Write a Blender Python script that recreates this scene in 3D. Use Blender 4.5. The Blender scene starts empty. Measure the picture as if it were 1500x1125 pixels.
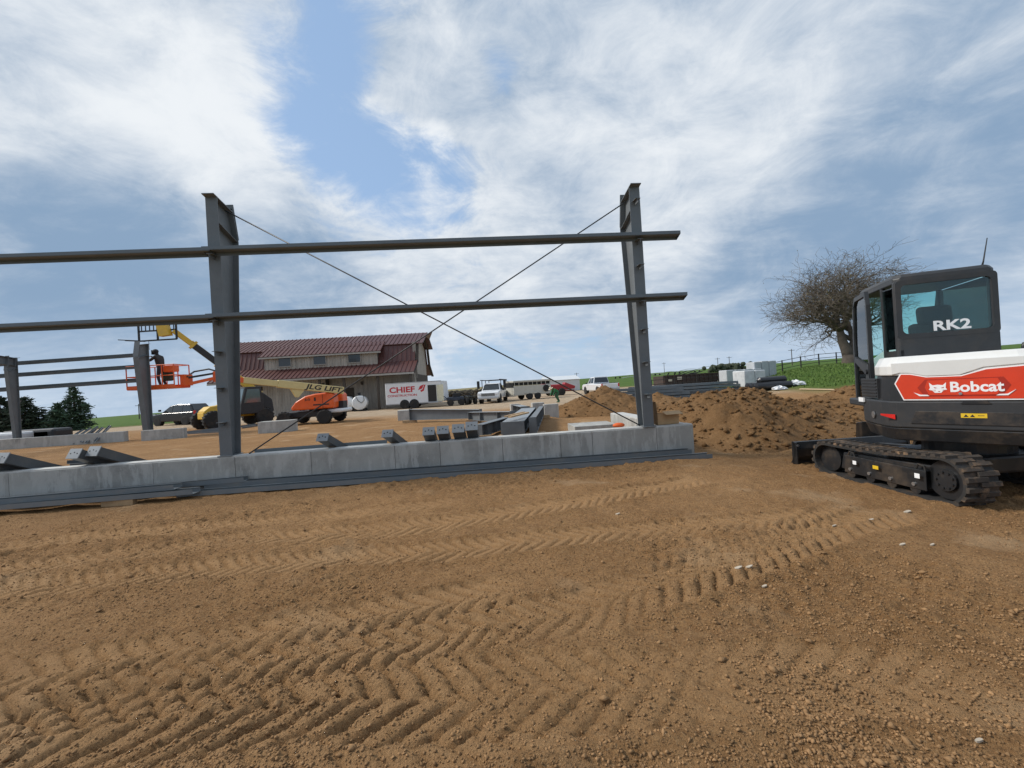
import bpy, math, random
import numpy as np
from mathutils import Vector, Matrix, Euler
random.seed(7); np.random.seed(7)
S = bpy.context.scene
COL = S.collection
R = math.radians

# ------------------------------------------------------------------ camera
ROLL, PITCH, EYE = math.atan(.061), math.atan(2.5/620), 1.5
_right = Vector((math.cos(ROLL), 0, -math.sin(ROLL))); _up0 = Vector((math.sin(ROLL), 0, math.cos(ROLL)))
_f0 = Vector((0, 1, 0))
_fwd = _f0*math.cos(PITCH)+_up0*math.sin(PITCH); _up = _up0*math.cos(PITCH)-_f0*math.sin(PITCH)
cd = bpy.data.cameras.new('camera'); cam = bpy.data.objects.new('camera', cd); COL.objects.link(cam)
cd.sensor_width = 36; cd.lens = 620/1500*36; cd.clip_start = .05; cd.clip_end = 8000
m = Matrix.Identity(4)
for i in range(3):
    m[i][0] = _right[i]; m[i][1] = _up[i]; m[i][2] = -_fwd[i]
m[2][3] = EYE
cam.matrix_world = m
S.camera = cam

# ------------------------------------------------------------------ sky, sun, exposure
SUN_AZ, SUN_EL = R(-86), R(40)          # azimuth measured from +Y towards +X
sun_dir = Vector((math.sin(SUN_AZ)*math.cos(SUN_EL), math.cos(SUN_AZ)*math.cos(SUN_EL), math.sin(SUN_EL)))
W = bpy.data.worlds.new('World'); S.world = W; W.use_nodes = True
wn, wl = W.node_tree.nodes, W.node_tree.links
wn.clear()
def WN(t, **k):
    n = wn.new(t)
    for a, b in k.items(): setattr(n, a, b)
    return n
def wmath(op, a, b=None, c=None, clamp=False):
    n = WN('ShaderNodeMath', operation=op); n.use_clamp = clamp
    for i, x in enumerate((a, b, c)):
        if x is None: continue
        if isinstance(x, (int, float)): n.inputs[i].default_value = x
        else: wl.new(x, n.inputs[i])
    return n.outputs[0]
def wramp(x, lo, hi, a=0., b=1.):
    n = WN('ShaderNodeMapRange', interpolation_type='SMOOTHSTEP')
    wl.new(x, n.inputs[0])
    for i, q in enumerate((lo, hi, a, b)): n.inputs[i+1].default_value = q
    return n.outputs[0]
def wmix(f, a, b):
    n = WN('ShaderNodeMix', data_type='RGBA')
    if isinstance(f, (int, float)): n.inputs[0].default_value = f
    else: wl.new(f, n.inputs[0])
    for i, x in ((6, a), (7, b)):
        if isinstance(x, tuple): n.inputs[i].default_value = (*x, 1)
        else: wl.new(x, n.inputs[i])
    return n.outputs[2]
tc = WN('ShaderNodeTexCoord'); D = tc.outputs['Generated']
sky = WN('ShaderNodeTexSky', sky_type='NISHITA'); sky.sun_disc = False
sky.sun_elevation = SUN_EL; sky.sun_rotation = SUN_AZ; sky.air_density = 1.0; sky.dust_density = .6
sep = WN('ShaderNodeSeparateXYZ'); wl.new(D, sep.inputs[0])
den = wmath('ADD', wmath('MAXIMUM', sep.outputs[2], 0.0), .16)
cmb = WN('ShaderNodeCombineXYZ')
wl.new(wmath('DIVIDE', sep.outputs[0], den), cmb.inputs[0]); wl.new(wmath('DIVIDE', sep.outputs[1], den), cmb.inputs[1])
def wnoise(scale, detail, rough, off, dist=0., stretch=(1, 1, 1), rot=0):
    mp = WN('ShaderNodeMapping'); wl.new(cmb.outputs[0], mp.inputs[0])
    mp.inputs['Location'].default_value = off; mp.inputs['Scale'].default_value = stretch; mp.inputs['Rotation'].default_value = (0, 0, rot)
    n = WN('ShaderNodeTexNoise'); wl.new(mp.outputs[0], n.inputs['Vector'])
    n.inputs['Scale'].default_value = scale; n.inputs['Detail'].default_value = detail
    n.inputs['Roughness'].default_value = rough; n.inputs['Distortion'].default_value = dist
    return n.outputs[0]
def pixdir(u, v):
    return (_right*((u-750)/620)+_up*((562.5-v)/620)+_fwd).normalized()
def blob(u, v, deg_in, deg_out, wgt):       # a cloud (or a gap) lying in that part of the sky
    d = pixdir(u, v)
    n = WN('ShaderNodeVectorMath', operation='DOT_PRODUCT'); wl.new(D, n.inputs[0]); n.inputs[1].default_value = d
    return wramp(n.outputs['Value'], math.cos(R(deg_out)), math.cos(R(deg_in)), 0, wgt)
def addall(base, items):
    for it in items: base = wmath('ADD', base, it)
    return base
def snoise(scale, detail, rough, off, dist=0., zs=2.0):
    mp = WN('ShaderNodeMapping'); wl.new(D, mp.inputs[0]); mp.inputs['Location'].default_value = off; mp.inputs['Scale'].default_value = (1, 1, zs)
    n = WN('ShaderNodeTexNoise'); wl.new(mp.outputs[0], n.inputs['Vector'])
    n.inputs['Scale'].default_value = scale; n.inputs['Detail'].default_value = detail; n.inputs['Roughness'].default_value = rough; n.inputs['Distortion'].default_value = dist
    return n.outputs[0]
n_cover = snoise(2.2, 10, .60, (3.1, 1.7, 0), .3)
n_puff = snoise(6.5, 12, .66, (1.3, 5.1, 3), .5, 1.7)
n_light = snoise(2.6, 10, .60, (8.3, 4.1, 2), .45, 2.4)
n_fine = wnoise(3.2, 8, .62, (1.3, 9.1, 5), .3, (1, 1.6, 1), .5)
n_streak = wnoise(.9, 8, .58, (5.3, 2.1, 7), .3, (.45, 1.5, 1), .25)
cover = addall(wmath('MULTIPLY_ADD', n_cover, .8, wmath('MULTIPLY_ADD', n_puff, .75, wmath('MULTIPLY', n_fine, .3))), [
    blob(430, 130, 0, 12, -.19), blob(390, 210, 0, 10, -.14), blob(460, 260, 0, 9, -.12), blob(610, 265, 0, 9, -.22), blob(700, 270, 0, 7, -.12), blob(545, 20, 0, 8, -.14), blob(740, 60, 0, 5, -.16), blob(720, 130, 0, 4, -.12),
    blob(620, 120, 0, 9, .22), blob(1150, 200, 6, 40, .3), blob(100, 330, 5, 26, .3), blob(60, 60, 4, 24, .26), blob(400, 420, 4, 20, .22), blob(700, 400, 4, 18, .16)])
mask = wramp(cover, .70, 1.02)
light = addall(wmath('MULTIPLY_ADD', n_light, .85, wmath('MULTIPLY_ADD', n_puff, 1.15, wmath('MULTIPLY_ADD', n_fine, .55, wmath('MULTIPLY', n_streak, .4)))), [
    blob(0, 140, 2, 18, .26), blob(230, 190, 2, 15, .24), blob(330, 110, 2, 12, .16), blob(600, 120, 1, 11, .22), blob(640, 340, 4, 17, .22), blob(560, 300, 2, 10, .12), blob(640, 205, 0, 2.5, .4),
    blob(60, 310, 1, 13, -.34), blob(190, 320, 1, 9, -.2), blob(420, 420, 2, 12, -.2), blob(180, 430, 2, 14, -.24), blob(700, 190, 0, 7, -.14), blob(90, 20, 1, 9, -.18),
    blob(1050, 60, 4, 30, .08), blob(1000, 300, 3, 14, .12), blob(1180, 400, 2, 14, -.30), blob(1350, 260, 2, 15, -.26), blob(1480, 120, 2, 16, -.24), blob(1380, 320, 0, 5, .22), blob(1050, 440, 1, 8, -.14), blob(1400, 20, 2, 12, .10)])
tone = wramp(light, .92, 2.10)
hz = wramp(sep.outputs[2], .0, .20, 1., 0.)
cloud = wmix(tone, (2.4, 3.5, 5.0), (7.9, 8.25, 8.6))
cloud = wmix(wmath('MULTIPLY', hz, .5), cloud, (5.2, 6.4, 7.9))
clear = wmix(.6, sky.outputs[0], (4.0, 5.9, 8.8))
final = wmix(mask, clear, cloud)
bg = WN('ShaderNodeBackground'); wl.new(final, bg.inputs[0]); bg.inputs[1].default_value = .1
wo = WN('ShaderNodeOutputWorld'); wl.new(bg.outputs[0], wo.inputs[0])

sd = bpy.data.lights.new('sun', 'SUN'); sd.energy = 3.1; sd.angle = R(14); sd.color = (1, .95, .87)
sun = bpy.data.objects.new('sun', sd); COL.objects.link(sun); sun.location = (-20, 10, 30)
sun.rotation_euler = (-sun_dir).to_track_quat('-Z', 'Y').to_euler()
S.view_settings.view_transform = 'Standard'; S.view_settings.look = 'None'
S.view_settings.exposure = 0.12; S.view_settings.gamma = 1; S.view_settings.use_curve_mapping = False
S.cycles.max_bounces = 6; S.cycles.transparent_max_bounces = 16

# ------------------------------------------------------------------ helpers
def ray(u, v): return _right*((u-750)/620)+_up*((562.5-v)/620)+_fwd
def at(u, v, Y):                          # the point at depth Y that the survey of the photograph gives
    d = ray(u, v); return Vector((0, 0, EYE))+d*(Y/d.y)
def gnd(u, v, z=0.):
    d = ray(u, v); return Vector((0, 0, EYE))+d*((z-EYE)/d.z)

MATS = {}
def mat(name, col, rough=.6, metal=0., var=.12, scale=6., bump=0., bscale=60., dirt=None, dirt_amt=.4, dirt_scale=3., spec=.5, rnd=0., coat=0., zst=1.):
    if name in MATS: return MATS[name]
    M = bpy.data.materials.new(name); M.use_nodes = True
    nt = M.node_tree; N, L = nt.nodes, nt.links
    b = N['Principled BSDF']; b.inputs['Roughness'].default_value = rough; b.inputs['Metallic'].default_value = metal
    b.inputs['Specular IOR Level'].default_value = spec
    if coat: b.inputs['Coat Weight'].default_value = coat; b.inputs['Coat Roughness'].default_value = .1
    t = N.new('ShaderNodeTexCoord')
    mpz = N.new('ShaderNodeMapping'); mpz.inputs['Scale'].default_value = (1, 1, zst); L.new(t.outputs['Object'], mpz.inputs[0])
    n = N.new('ShaderNodeTexNoise'); L.new(mpz.outputs[0], n.inputs['Vector']); n.inputs['Scale'].default_value = scale; n.inputs['Detail'].default_value = 6
    n.inputs['Roughness'].default_value = .65
    r = N.new('ShaderNodeMapRange'); L.new(n.outputs[0], r.inputs[0])
    r.inputs[1].default_value = .28; r.inputs[2].default_value = .72; r.inputs[3].default_value = 1-var; r.inputs[4].default_value = 1+var
    val = r.outputs[0]
    if rnd:
        oi = N.new('ShaderNodeObjectInfo'); q = N.new('ShaderNodeMapRange'); L.new(oi.outputs['Random'], q.inputs[0])
        q.inputs[3].default_value = 1-rnd; q.inputs[4].default_value = 1+rnd
        mm = N.new('ShaderNodeMath'); mm.operation = 'MULTIPLY'; L.new(val, mm.inputs[0]); L.new(q.outputs[0], mm.inputs[1]); val = mm.outputs[0]
    vm = N.new('ShaderNodeVectorMath'); vm.operation = 'SCALE'; vm.inputs[0].default_value = col; L.new(val, vm.inputs['Scale'])
    out = vm.outputs[0]
    if dirt:
        n2 = N.new('ShaderNodeTexNoise'); L.new(mpz.outputs[0], n2.inputs['Vector']); n2.inputs['Scale'].default_value = dirt_scale; n2.inputs['Detail'].default_value = 8; n2.inputs['Roughness'].default_value = .7
        r2 = N.new('ShaderNodeMapRange'); L.new(n2.outputs[0], r2.inputs[0]); r2.inputs[1].default_value = .5; r2.inputs[2].default_value = .68; r2.inputs[4].default_value = dirt_amt
        mx = N.new('ShaderNodeMix'); mx.data_type = 'RGBA'; L.new(r2.outputs[0], mx.inputs[0]); L.new(out, mx.inputs[6]); mx.inputs[7].default_value = (*dirt, 1)
        out = mx.outputs[2]
    L.new(out, b.inputs['Base Color'])
    if bump:
        nb = N.new('ShaderNodeTexNoise'); L.new(t.outputs['Object'], nb.inputs['Vector']); nb.inputs['Scale'].default_value = bscale; nb.inputs['Detail'].default_value = 5
        bp = N.new('ShaderNodeBump'); bp.inputs['Strength'].default_value = bump; bp.inputs['Distance'].default_value = .02
        L.new(nb.outputs[0], bp.inputs['Height']); L.new(bp.outputs[0], b.inputs['Normal'])
    MATS[name] = M
    return M
def glass(name, tint, gloss=.12):
    if name in MATS: return MATS[name]
    M = bpy.data.materials.new(name); M.use_nodes = True
    N, L = M.node_tree.nodes, M.node_tree.links; N.remove(N['Principled BSDF'])
    a = N.new('ShaderNodeBsdfTransparent'); a.inputs[0].default_value = (*tint, 1)
    g = N.new('ShaderNodeBsdfGlossy'); g.inputs['Roughness'].default_value = .03
    lw = N.new('ShaderNodeFresnel'); lw.inputs[0].default_value = 1.5
    ad = N.new('ShaderNodeMath'); ad.operation = 'ADD'; L.new(lw.outputs[0], ad.inputs[0]); ad.inputs[1].default_value = gloss
    mx = N.new('ShaderNodeMixShader'); L.new(ad.outputs[0], mx.inputs[0]); L.new(a.outputs[0], mx.inputs[1]); L.new(g.outputs[0], mx.inputs[2])
    L.new(mx.outputs[0], N['Material Output'].inputs[0]); MATS[name] = M
    return M

class MB:
    def __init__(s): s.v = []; s.f = []
    def add(s, vs, fs):
        o = len(s.v); s.v += [tuple(p) for p in vs]; s.f += [tuple(i+o for i in f) for f in fs]; return s
    def hexa(s, p):                       # 4 bottom ccw, 4 top ccw
        return s.add(p, [(3, 2, 1, 0), (4, 5, 6, 7), (0, 1, 5, 4), (1, 2, 6, 5), (2, 3, 7, 6), (3, 0, 4, 7)])
    def box(s, c, d, rot=None):
        hx, hy, hz = d[0]/2, d[1]/2, d[2]/2
        P = [Vector(q) for q in ((-hx, -hy, -hz), (hx, -hy, -hz), (hx, hy, -hz), (-hx, hy, -hz), (-hx, -hy, hz), (hx, -hy, hz), (hx, hy, hz), (-hx, hy, hz))]
        if rot is not None:
            M = rot if isinstance(rot, Matrix) else Euler(rot).to_matrix()
            P = [M @ q for q in P]
        c = Vector(c); return s.hexa([q+c for q in P])
    def bar(s, a, b, w, h, upv=(0, 0, 1)):   # a beam of section w x h from a to b
        a, b = Vector(a), Vector(b); t = (b-a).normalized(); x = t.cross(Vector(upv))
        if x.length < 1e-4: x = t.cross(Vector((0, 1, 0)))
        x.normalize(); z = x.cross(t); x = x*w/2; z = z*h/2
        return s.hexa([a-x-z, a+x-z, b+x-z, b-x-z, a-x+z, a+x+z, b+x+z, b-x+z])
    def prism(s, poly, fn, h0, h1):          # poly 2-d, fn(a, b, h) -> xyz
        n = len(poly)
        vs = [fn(a, b, h0) for a, b in poly]+[fn(a, b, h1) for a, b in poly]
        return s.add(vs, [tuple(range(n-1, -1, -1)), tuple(range(n, 2*n))]+[(i, (i+1) % n, n+(i+1) % n, n+i) for i in range(n)])
    def tube(s, pts, r, n=8, closed=False):
        pts = [Vector(p) for p in pts]; k = len(pts); rs = r if isinstance(r, (list, tuple)) else [r]*k
        prev = None; vs = []
        for i, p in enumerate(pts):
            t = (pts[(i+1) % k]-pts[i-1]) if closed else (pts[min(i+1, k-1)]-pts[max(i-1, 0)])
            t.normalize()
            if prev is None:
                x = t.cross(Vector((0, 0, 1)));
                if x.length < 1e-3: x = t.cross(Vector((1, 0, 0)))
            else: x = prev-t*prev.dot(t)
            x.normalize(); prev = x; y = t.cross(x)
            vs += [p+(x*math.cos(2*math.pi*j/n)+y*math.sin(2*math.pi*j/n))*rs[i] for j in range(n)]
        fs = []
        for i in range(k if closed else k-1):
            for j in range(n):
                a, b = i*n, ((i+1) % k)*n; fs.append((a+j, a+(j+1) % n, b+(j+1) % n, b+j))
        if not closed: fs += [tuple(range(n-1, -1, -1)), tuple((k-1)*n+j for j in range(n))]
        return s.add(vs, fs)
    def cyl(s, a, b, r, n=16, r2=None): return s.tube([a, b], [r, r if r2 is None else r2], n)
    def lathe(s, prof, c, axis, n=20):       # prof (radius, along axis)
        ax = Vector(axis).normalized(); x = ax.cross(Vector((0, 0, 1)))
        if x.length < 1e-3: x = Vector((1, 0, 0))
        x.normalize(); y = ax.cross(x); c = Vector(c); vs = []
        for r, h in prof: vs += [c+ax*h+(x*math.cos(2*math.pi*j/n)+y*math.sin(2*math.pi*j/n))*max(r, 1e-4) for j in range(n)]
        fs = [(i*n+j, i*n+(j+1) % n, (i+1)*n+(j+1) % n, (i+1)*n+j) for i in range(len(prof)-1) for j in range(n)]
        fs += [tuple(range(n-1, -1, -1)), tuple((len(prof)-1)*n+j for j in range(n))]
        return s.add(vs, fs)
    def ball(s, c, r, nu=10, nv=7):
        rr = r if isinstance(r, (tuple, list)) else (r, r, r)
        prof = [(math.sin(math.pi*i/nv), -math.cos(math.pi*i/nv)) for i in range(nv+1)]
        o = len(s.v); s.lathe(prof, (0, 0, 0), (0, 0, 1), nu)
        for i in range(o, len(s.v)):
            p = s.v[i]; s.v[i] = (p[0]*rr[0]+c[0], p[1]*rr[1]+c[1], p[2]*rr[2]+c[2])
        return s
    def build(s, name, material, parent=None, bevel=0., smooth=False, seg=2):
        me = bpy.data.meshes.new(name); me.from_pydata(s.v, [], s.f); me.update()
        import bmesh
        bm = bmesh.new(); bm.from_mesh(me); bmesh.ops.recalc_face_normals(bm, faces=bm.faces); bm.to_mesh(me); bm.free()
        for q in (material if isinstance(material, list) else [material]): me.materials.append(q)
        o = bpy.data.objects.new(name, me); COL.objects.link(o)
        if parent is not None: o.parent = parent
        if smooth: me.shade_smooth()
        if bevel:
            b = o.modifiers.new('bevel', 'BEVEL'); b.width = bevel; b.segments = seg; b.limit_method = 'ANGLE'; b.angle_limit = R(40)
        return o
def tag(o, label, cat, group=None):
    o['label'] = label; o['category'] = cat
    if group: o['group'] = group
    return o
def thing(name, label, cat, loc=(0, 0, 0), rz=0., group=None):
    o = bpy.data.objects.new(name, None); COL.objects.link(o); o.location = loc; o.rotation_euler = (0, 0, rz); o.empty_display_size = .2
    return tag(o, label, cat, group)
def struct(o): o['kind'] = 'structure'; return o
def stuff(o): o['kind'] = 'stuff'; return o
def text_mesh(name, body, size, fn, material, parent, extrude=.002, bold=0., xs=1., shear=0.):
    """lettering as flat raised mesh; fn(x, y, h) places it"""
    cu = bpy.data.curves.new('lettering', 'FONT'); cu.body = body; cu.size = size; cu.extrude = extrude; cu.offset = bold
    cu.align_x = 'CENTER'; cu.align_y = 'CENTER'; cu.shear = shear; cu.resolution_u = 3
    ob = bpy.data.objects.new('lettering_source', cu); COL.objects.link(ob)
    bpy.context.view_layer.update()
    me = bpy.data.meshes.new_from_object(ob.evaluated_get(bpy.context.evaluated_depsgraph_get()))
    bpy.data.objects.remove(ob); bpy.data.curves.remove(cu)
    for v in me.vertices: v.co = Vector(fn(v.co.x*xs, v.co.y, v.co.z))
    me.materials.clear(); me.materials.append(material); me.name = name
    o = bpy.data.objects.new(name, me); COL.objects.link(o); o.parent = parent
    return o
def copy_tree(o, parent=None):
    c = o.copy(); COL.objects.link(c)
    if parent is not None: c.parent = parent
    for ch in list(o.children): copy_tree(ch, c)
    return c
# ------------------------------------------------------------------ ground
def _hash(ix, iy, seed):
    n = (ix.astype(np.int64)*374761393+iy.astype(np.int64)*668265263+seed*982451653) & 0x7fffffff
    n = ((n ^ (n >> 13))*1274126177) & 0x7fffffff
    return ((n ^ (n >> 16)) & 0xffff)/65535.
def vnoise(x, y, seed=0):
    ix, iy = np.floor(x), np.floor(y); fx, fy = x-ix, y-iy
    fx = fx*fx*(3-2*fx); fy = fy*fy*(3-2*fy)
    a = _hash(ix, iy, seed); b = _hash(ix+1, iy, seed); c = _hash(ix, iy+1, seed); d = _hash(ix+1, iy+1, seed)
    return (a+(b-a)*fx)*(1-fy)+(c+(d-c)*fx)*fy
def fbm(x, y, seed=0, o=4, g=.5):
    s = 0; a = 1.; t = 0
    for k in range(o):
        s = s+a*vnoise(x*2**k+k*17.3, y*2**k-k*9.1, seed+k); t += a; a *= g
    return s/t
def sst(a, b, x):
    t = np.clip((x-a)/(b-a), 0, 1); return t*t*(3-2*t)
def terrain(x, y):
    x = np.asarray(x, float); y = np.asarray(y, float)
    r = np.hypot(x, y)
    far = sst(35, 110, r)*(.019*x+.0035*np.abs(y))
    ratio = x/np.maximum(y, 1.)
    hill = 1.55*sst(.46, .74, ratio)*sst(21, 37, y)*(1-sst(60, 160, r))
    s_ = (x-3.37)*.997+(y-8.)*.0774; t_ = -(x-3.37)*.0774+(y-8.)*.997
    pad = .15*sst(.3, 1.2, t_)*(1-sst(13, 15, t_))*(1-sst(-1.4, -.4, s_))
    dip = pad-.1*sst(2.5, 5, x)*(1-sst(9, 14, y))*sst(-2, 2, y)
    return far+hill+dip
def tz(x, y): return float(terrain(x, y))

# tyre tracks: centre lines surveyed on the ground, half width, lug pitch, depth
TR = [([(-200, 862), (0, 836), (250, 803), (500, 781), (725, 757), (930, 722), (1050, 700)], .24, .135, .02, 1),
      ([(-200, 885), (0, 862), (300, 836), (520, 816), (750, 797), (900, 781), (1100, 764), (1250, 748)], .22, .135, .021, 1),
      ([(-200, 818), (0, 800), (250, 776), (480, 757), (700, 735)], .2, .135, .014, 1),
      ([(-120, 1015), (60, 985), (250, 955), (420, 925), (600, 890), (800, 850)], .22, .16, .018, 1),
      ([(-200, 1090), (0, 1050), (300, 990), (550, 946), (700, 915), (850, 890), (1050, 830), (1200, 778), (1330, 735)], .25, .16, .027, 1),
      ([(-300, 1180), (0, 1095), (200, 1058), (475, 1026), (725, 1020), (900, 1008), (1080, 992)], .27, .165, .028, 1),
      ([(100, 1130), (400, 1085), (620, 1062), (820, 1035), (1000, 1002), (1200, 987), (1380, 1002), (1600, 1045)], .25, .165, .011, -1),
      ([(900, 850), (1060, 815), (1180, 770), (1250, 735)], .2, .135, .016, -1)]
def catmull(P, n=24):
    P = [2*P[0]-P[1]]+P+[2*P[-1]-P[-2]]; out = []
    for i in range(1, len(P)-2):
        for k in range(n):
            t = k/n; a, b, c, d = P[i-1], P[i], P[i+1], P[i+2]
            out.append(.5*((2*b)+(c-a)*t+(2*a-5*b+4*c-d)*t*t+(3*b-a-3*c+d)*t**3))
    out.append(P[-2]); return np.array(out)
def make_ground():
    fx = np.arange(-6, 6.5, .02)
    gx = [fx[-1]]; st = .025
    while gx[-1] < 3000: gx.append(gx[-1]+st); st *= 1.13
    gl = [-6.]; st = .025
    while gl[-1] > -3000: gl.append(gl[-1]-st); st *= 1.13
    X = np.concatenate([np.array(gl[1:])[::-1], fx, np.array(gx)])
    ys = [1.15]
    while ys[-1] < 10: ys.append(ys[-1]+min(.010+.0040*(ys[-1]-1.15), .045))
    st = .06
    while ys[-1] < 3500: ys.append(ys[-1]+st); st *= 1.075
    yb = [1.15]; st = .05
    while yb[-1] > -400: yb.append(yb[-1]-st); st *= 1.3
    Y = np.concatenate([np.array(yb[1:])[::-1], np.array(ys)])
    nx, ny = len(X), len(Y)
    gxx, gyy = np.meshgrid(X, Y); x = gxx.ravel(); y = gyy.ravel()
    z = terrain(x, y)
    near = (np.abs(x) < 14) & (y > -2) & (y < 14)
    w = np.zeros_like(x); w[near] = 1
    fade = (1-sst(9, 14, np.abs(x)))*(1-sst(9, 14, y))
    # lumpy loose soil
    big = fbm(x*.7, y*.7, 3, 3)-.5
    mid = fbm(x*3.2, y*3.2, 11, 4)-.5
    fine = fbm(x*14, y*14, 23, 3)-.5
    rough = sst(.42, .62, fbm(x*.55+4, y*.55, 31, 3))
    z += fade*(.08*big+.05*mid+(.026+.05*rough)*fine)
    pale = np.zeros_like(x)
    for pts, hw, pitch, dep, sg in TR:
        P = catmull([np.array(gnd(u, v)[:2]) for u, v in pts]); 
        seg = np.hypot(*(P[1:]-P[:-1]).T); cum = np.concatenate([[0], np.cumsum(seg)])
        bb = (x > P[:, 0].min()-.6) & (x < P[:, 0].max()+.6) & (y > P[:, 1].min()-.6) & (y < P[:, 1].max()+.6)
        idx = np.where(bb)[0]
        T = np.gradient(P, axis=0); T /= np.hypot(T[:, 0], T[:, 1])[:, None]
        for c0 in range(0, len(idx), 20000):
            ii = idx[c0:c0+20000]
            d2 = (x[ii, None]-P[None, :, 0])**2+(y[ii, None]-P[None, :, 1])**2
            j = d2.argmin(1); dx = x[ii]-P[j, 0]; dy = y[ii]-P[j, 1]
            al = dx*T[j, 0]+dy*T[j, 1]; lat = -dx*T[j, 1]+dy*T[j, 0]; s = cum[j]+al
            lat = lat+.025*(vnoise(s*3, s*0+1, 5)-.5)
            env = 1-sst(hw*.92, hw*1.12, np.abs(lat)); env *= (np.abs(al) < .25)
            worn = .55+.45*sst(.28, .5, fbm(x[ii]*1.3+9, y[ii]*1.3, 41, 3))
            endf = sst(0, .6, s)*(1-sst(cum[-1]-.6, cum[-1], s))
            ph = (s+sg*np.abs(lat)*.95+(lat > 0)*pitch*.5)/pitch
            ph = ph+.25*(vnoise(x[ii]*5, y[ii]*5, 8)-.5)
            tri = np.abs((ph % 1)-.5)*2
            bar = sst(.64, .80, tri)
            berm = np.exp(-((np.abs(lat)-hw*1.2)/.05)**2)*(np.abs(al) < .25)
            a = env*worn*endf
            z[ii] += a*(-.012-1.15*dep*bar+.004)+.02*berm*worn*endf-a*.7*((.026+.05*rough[ii])*fine[ii])
            pale[ii] = np.maximum(pale[ii], a*(1-.55*bar))
    # zones
    n1 = fbm(x*.12, y*.12, 51, 4)-.5; r = np.hypot(x, y)
    ratio = x/np.maximum(y, 1.)
    grass = np.maximum.reduce([
        sst(.44, .50, ratio+.12*n1)*sst(22.5, 25.0, y+6*n1-(.72-ratio)*np.where(ratio < .72, 26, 3)),
        sst(0, 4, -x-24-14*n1)*sst(36, 40, y+8*n1),
        sst(62, 70, y+10*n1)*sst(.12, .16, ratio),
        sst(62, 70, y)*sst(.25, .4, -ratio),
        sst(6, 10, -y)])
    gravel = sst(26, 31, y+10*n1+.25*x*(x > 0))*(1-grass)
    straw = sst(75, 95, y)*(1-sst(.1, .14, ratio))*(1-sst(.25, .4, -ratio))
    fz = (1-fade)*(1-grass)
    z += fz*.06*(fbm(x*.8, y*.8, 77, 3)-.5)*(r < 90)
    me = bpy.data.meshes.new('ground')
    V = np.stack([x, y, z], 1)
    me.vertices.add(len(x)); me.vertices.foreach_set('co', V.ravel())
    i = np.arange(nx-1)[None, :]+nx*np.arange(ny-1)[:, None]; i = i.ravel()
    Q = np.stack([i, i+1, i+1+nx, i+nx], 1)
    me.loops.add(Q.size); me.polygons.add(len(Q)); me.loops.foreach_set('vertex_index', Q.ravel())
    me.polygons.foreach_set('loop_start', np.arange(len(Q))*4)
    me.update(calc_edges=True); me.shade_smooth()
    ca = me.color_attributes.new('zone', 'FLOAT_COLOR', 'POINT')
    ca.data.foreach_set('color', np.stack([grass, gravel, pale, straw], 1).ravel())
    o = bpy.data.objects.new('ground', me); COL.objects.link(o); struct(o)
    return o, X, Y, z.reshape(ny, nx)
ground, GX, GY, GZ = make_ground()
def gz(px, py):                            # height of the finished ground
    i = int(np.clip(np.searchsorted(GX, px)-1, 0, len(GX)-2)); j = int(np.clip(np.searchsorted(GY, py)-1, 0, len(GY)-2))
    fx = (px-GX[i])/(GX[i+1]-GX[i]); fy = (py-GY[j])/(GY[j+1]-GY[j])
    return float((GZ[j, i]*(1-fx)+GZ[j, i+1]*fx)*(1-fy)+(GZ[j+1, i]*(1-fx)+GZ[j+1, i+1]*fx)*fy)
def gzv(px, py):
    i = np.clip(np.searchsorted(GX, px)-1, 0, len(GX)-2); j = np.clip(np.searchsorted(GY, py)-1, 0, len(GY)-2)
    fx = (px-GX[i])/(GX[i+1]-GX[i]); fy = (py-GY[j])/(GY[j+1]-GY[j])
    return (GZ[j, i]*(1-fx)+GZ[j, i+1]*fx)*(1-fy)+(GZ[j+1, i]*(1-fx)+GZ[j+1, i+1]*fx)*fy
DIRT = (.235, .128, .058)
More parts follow.
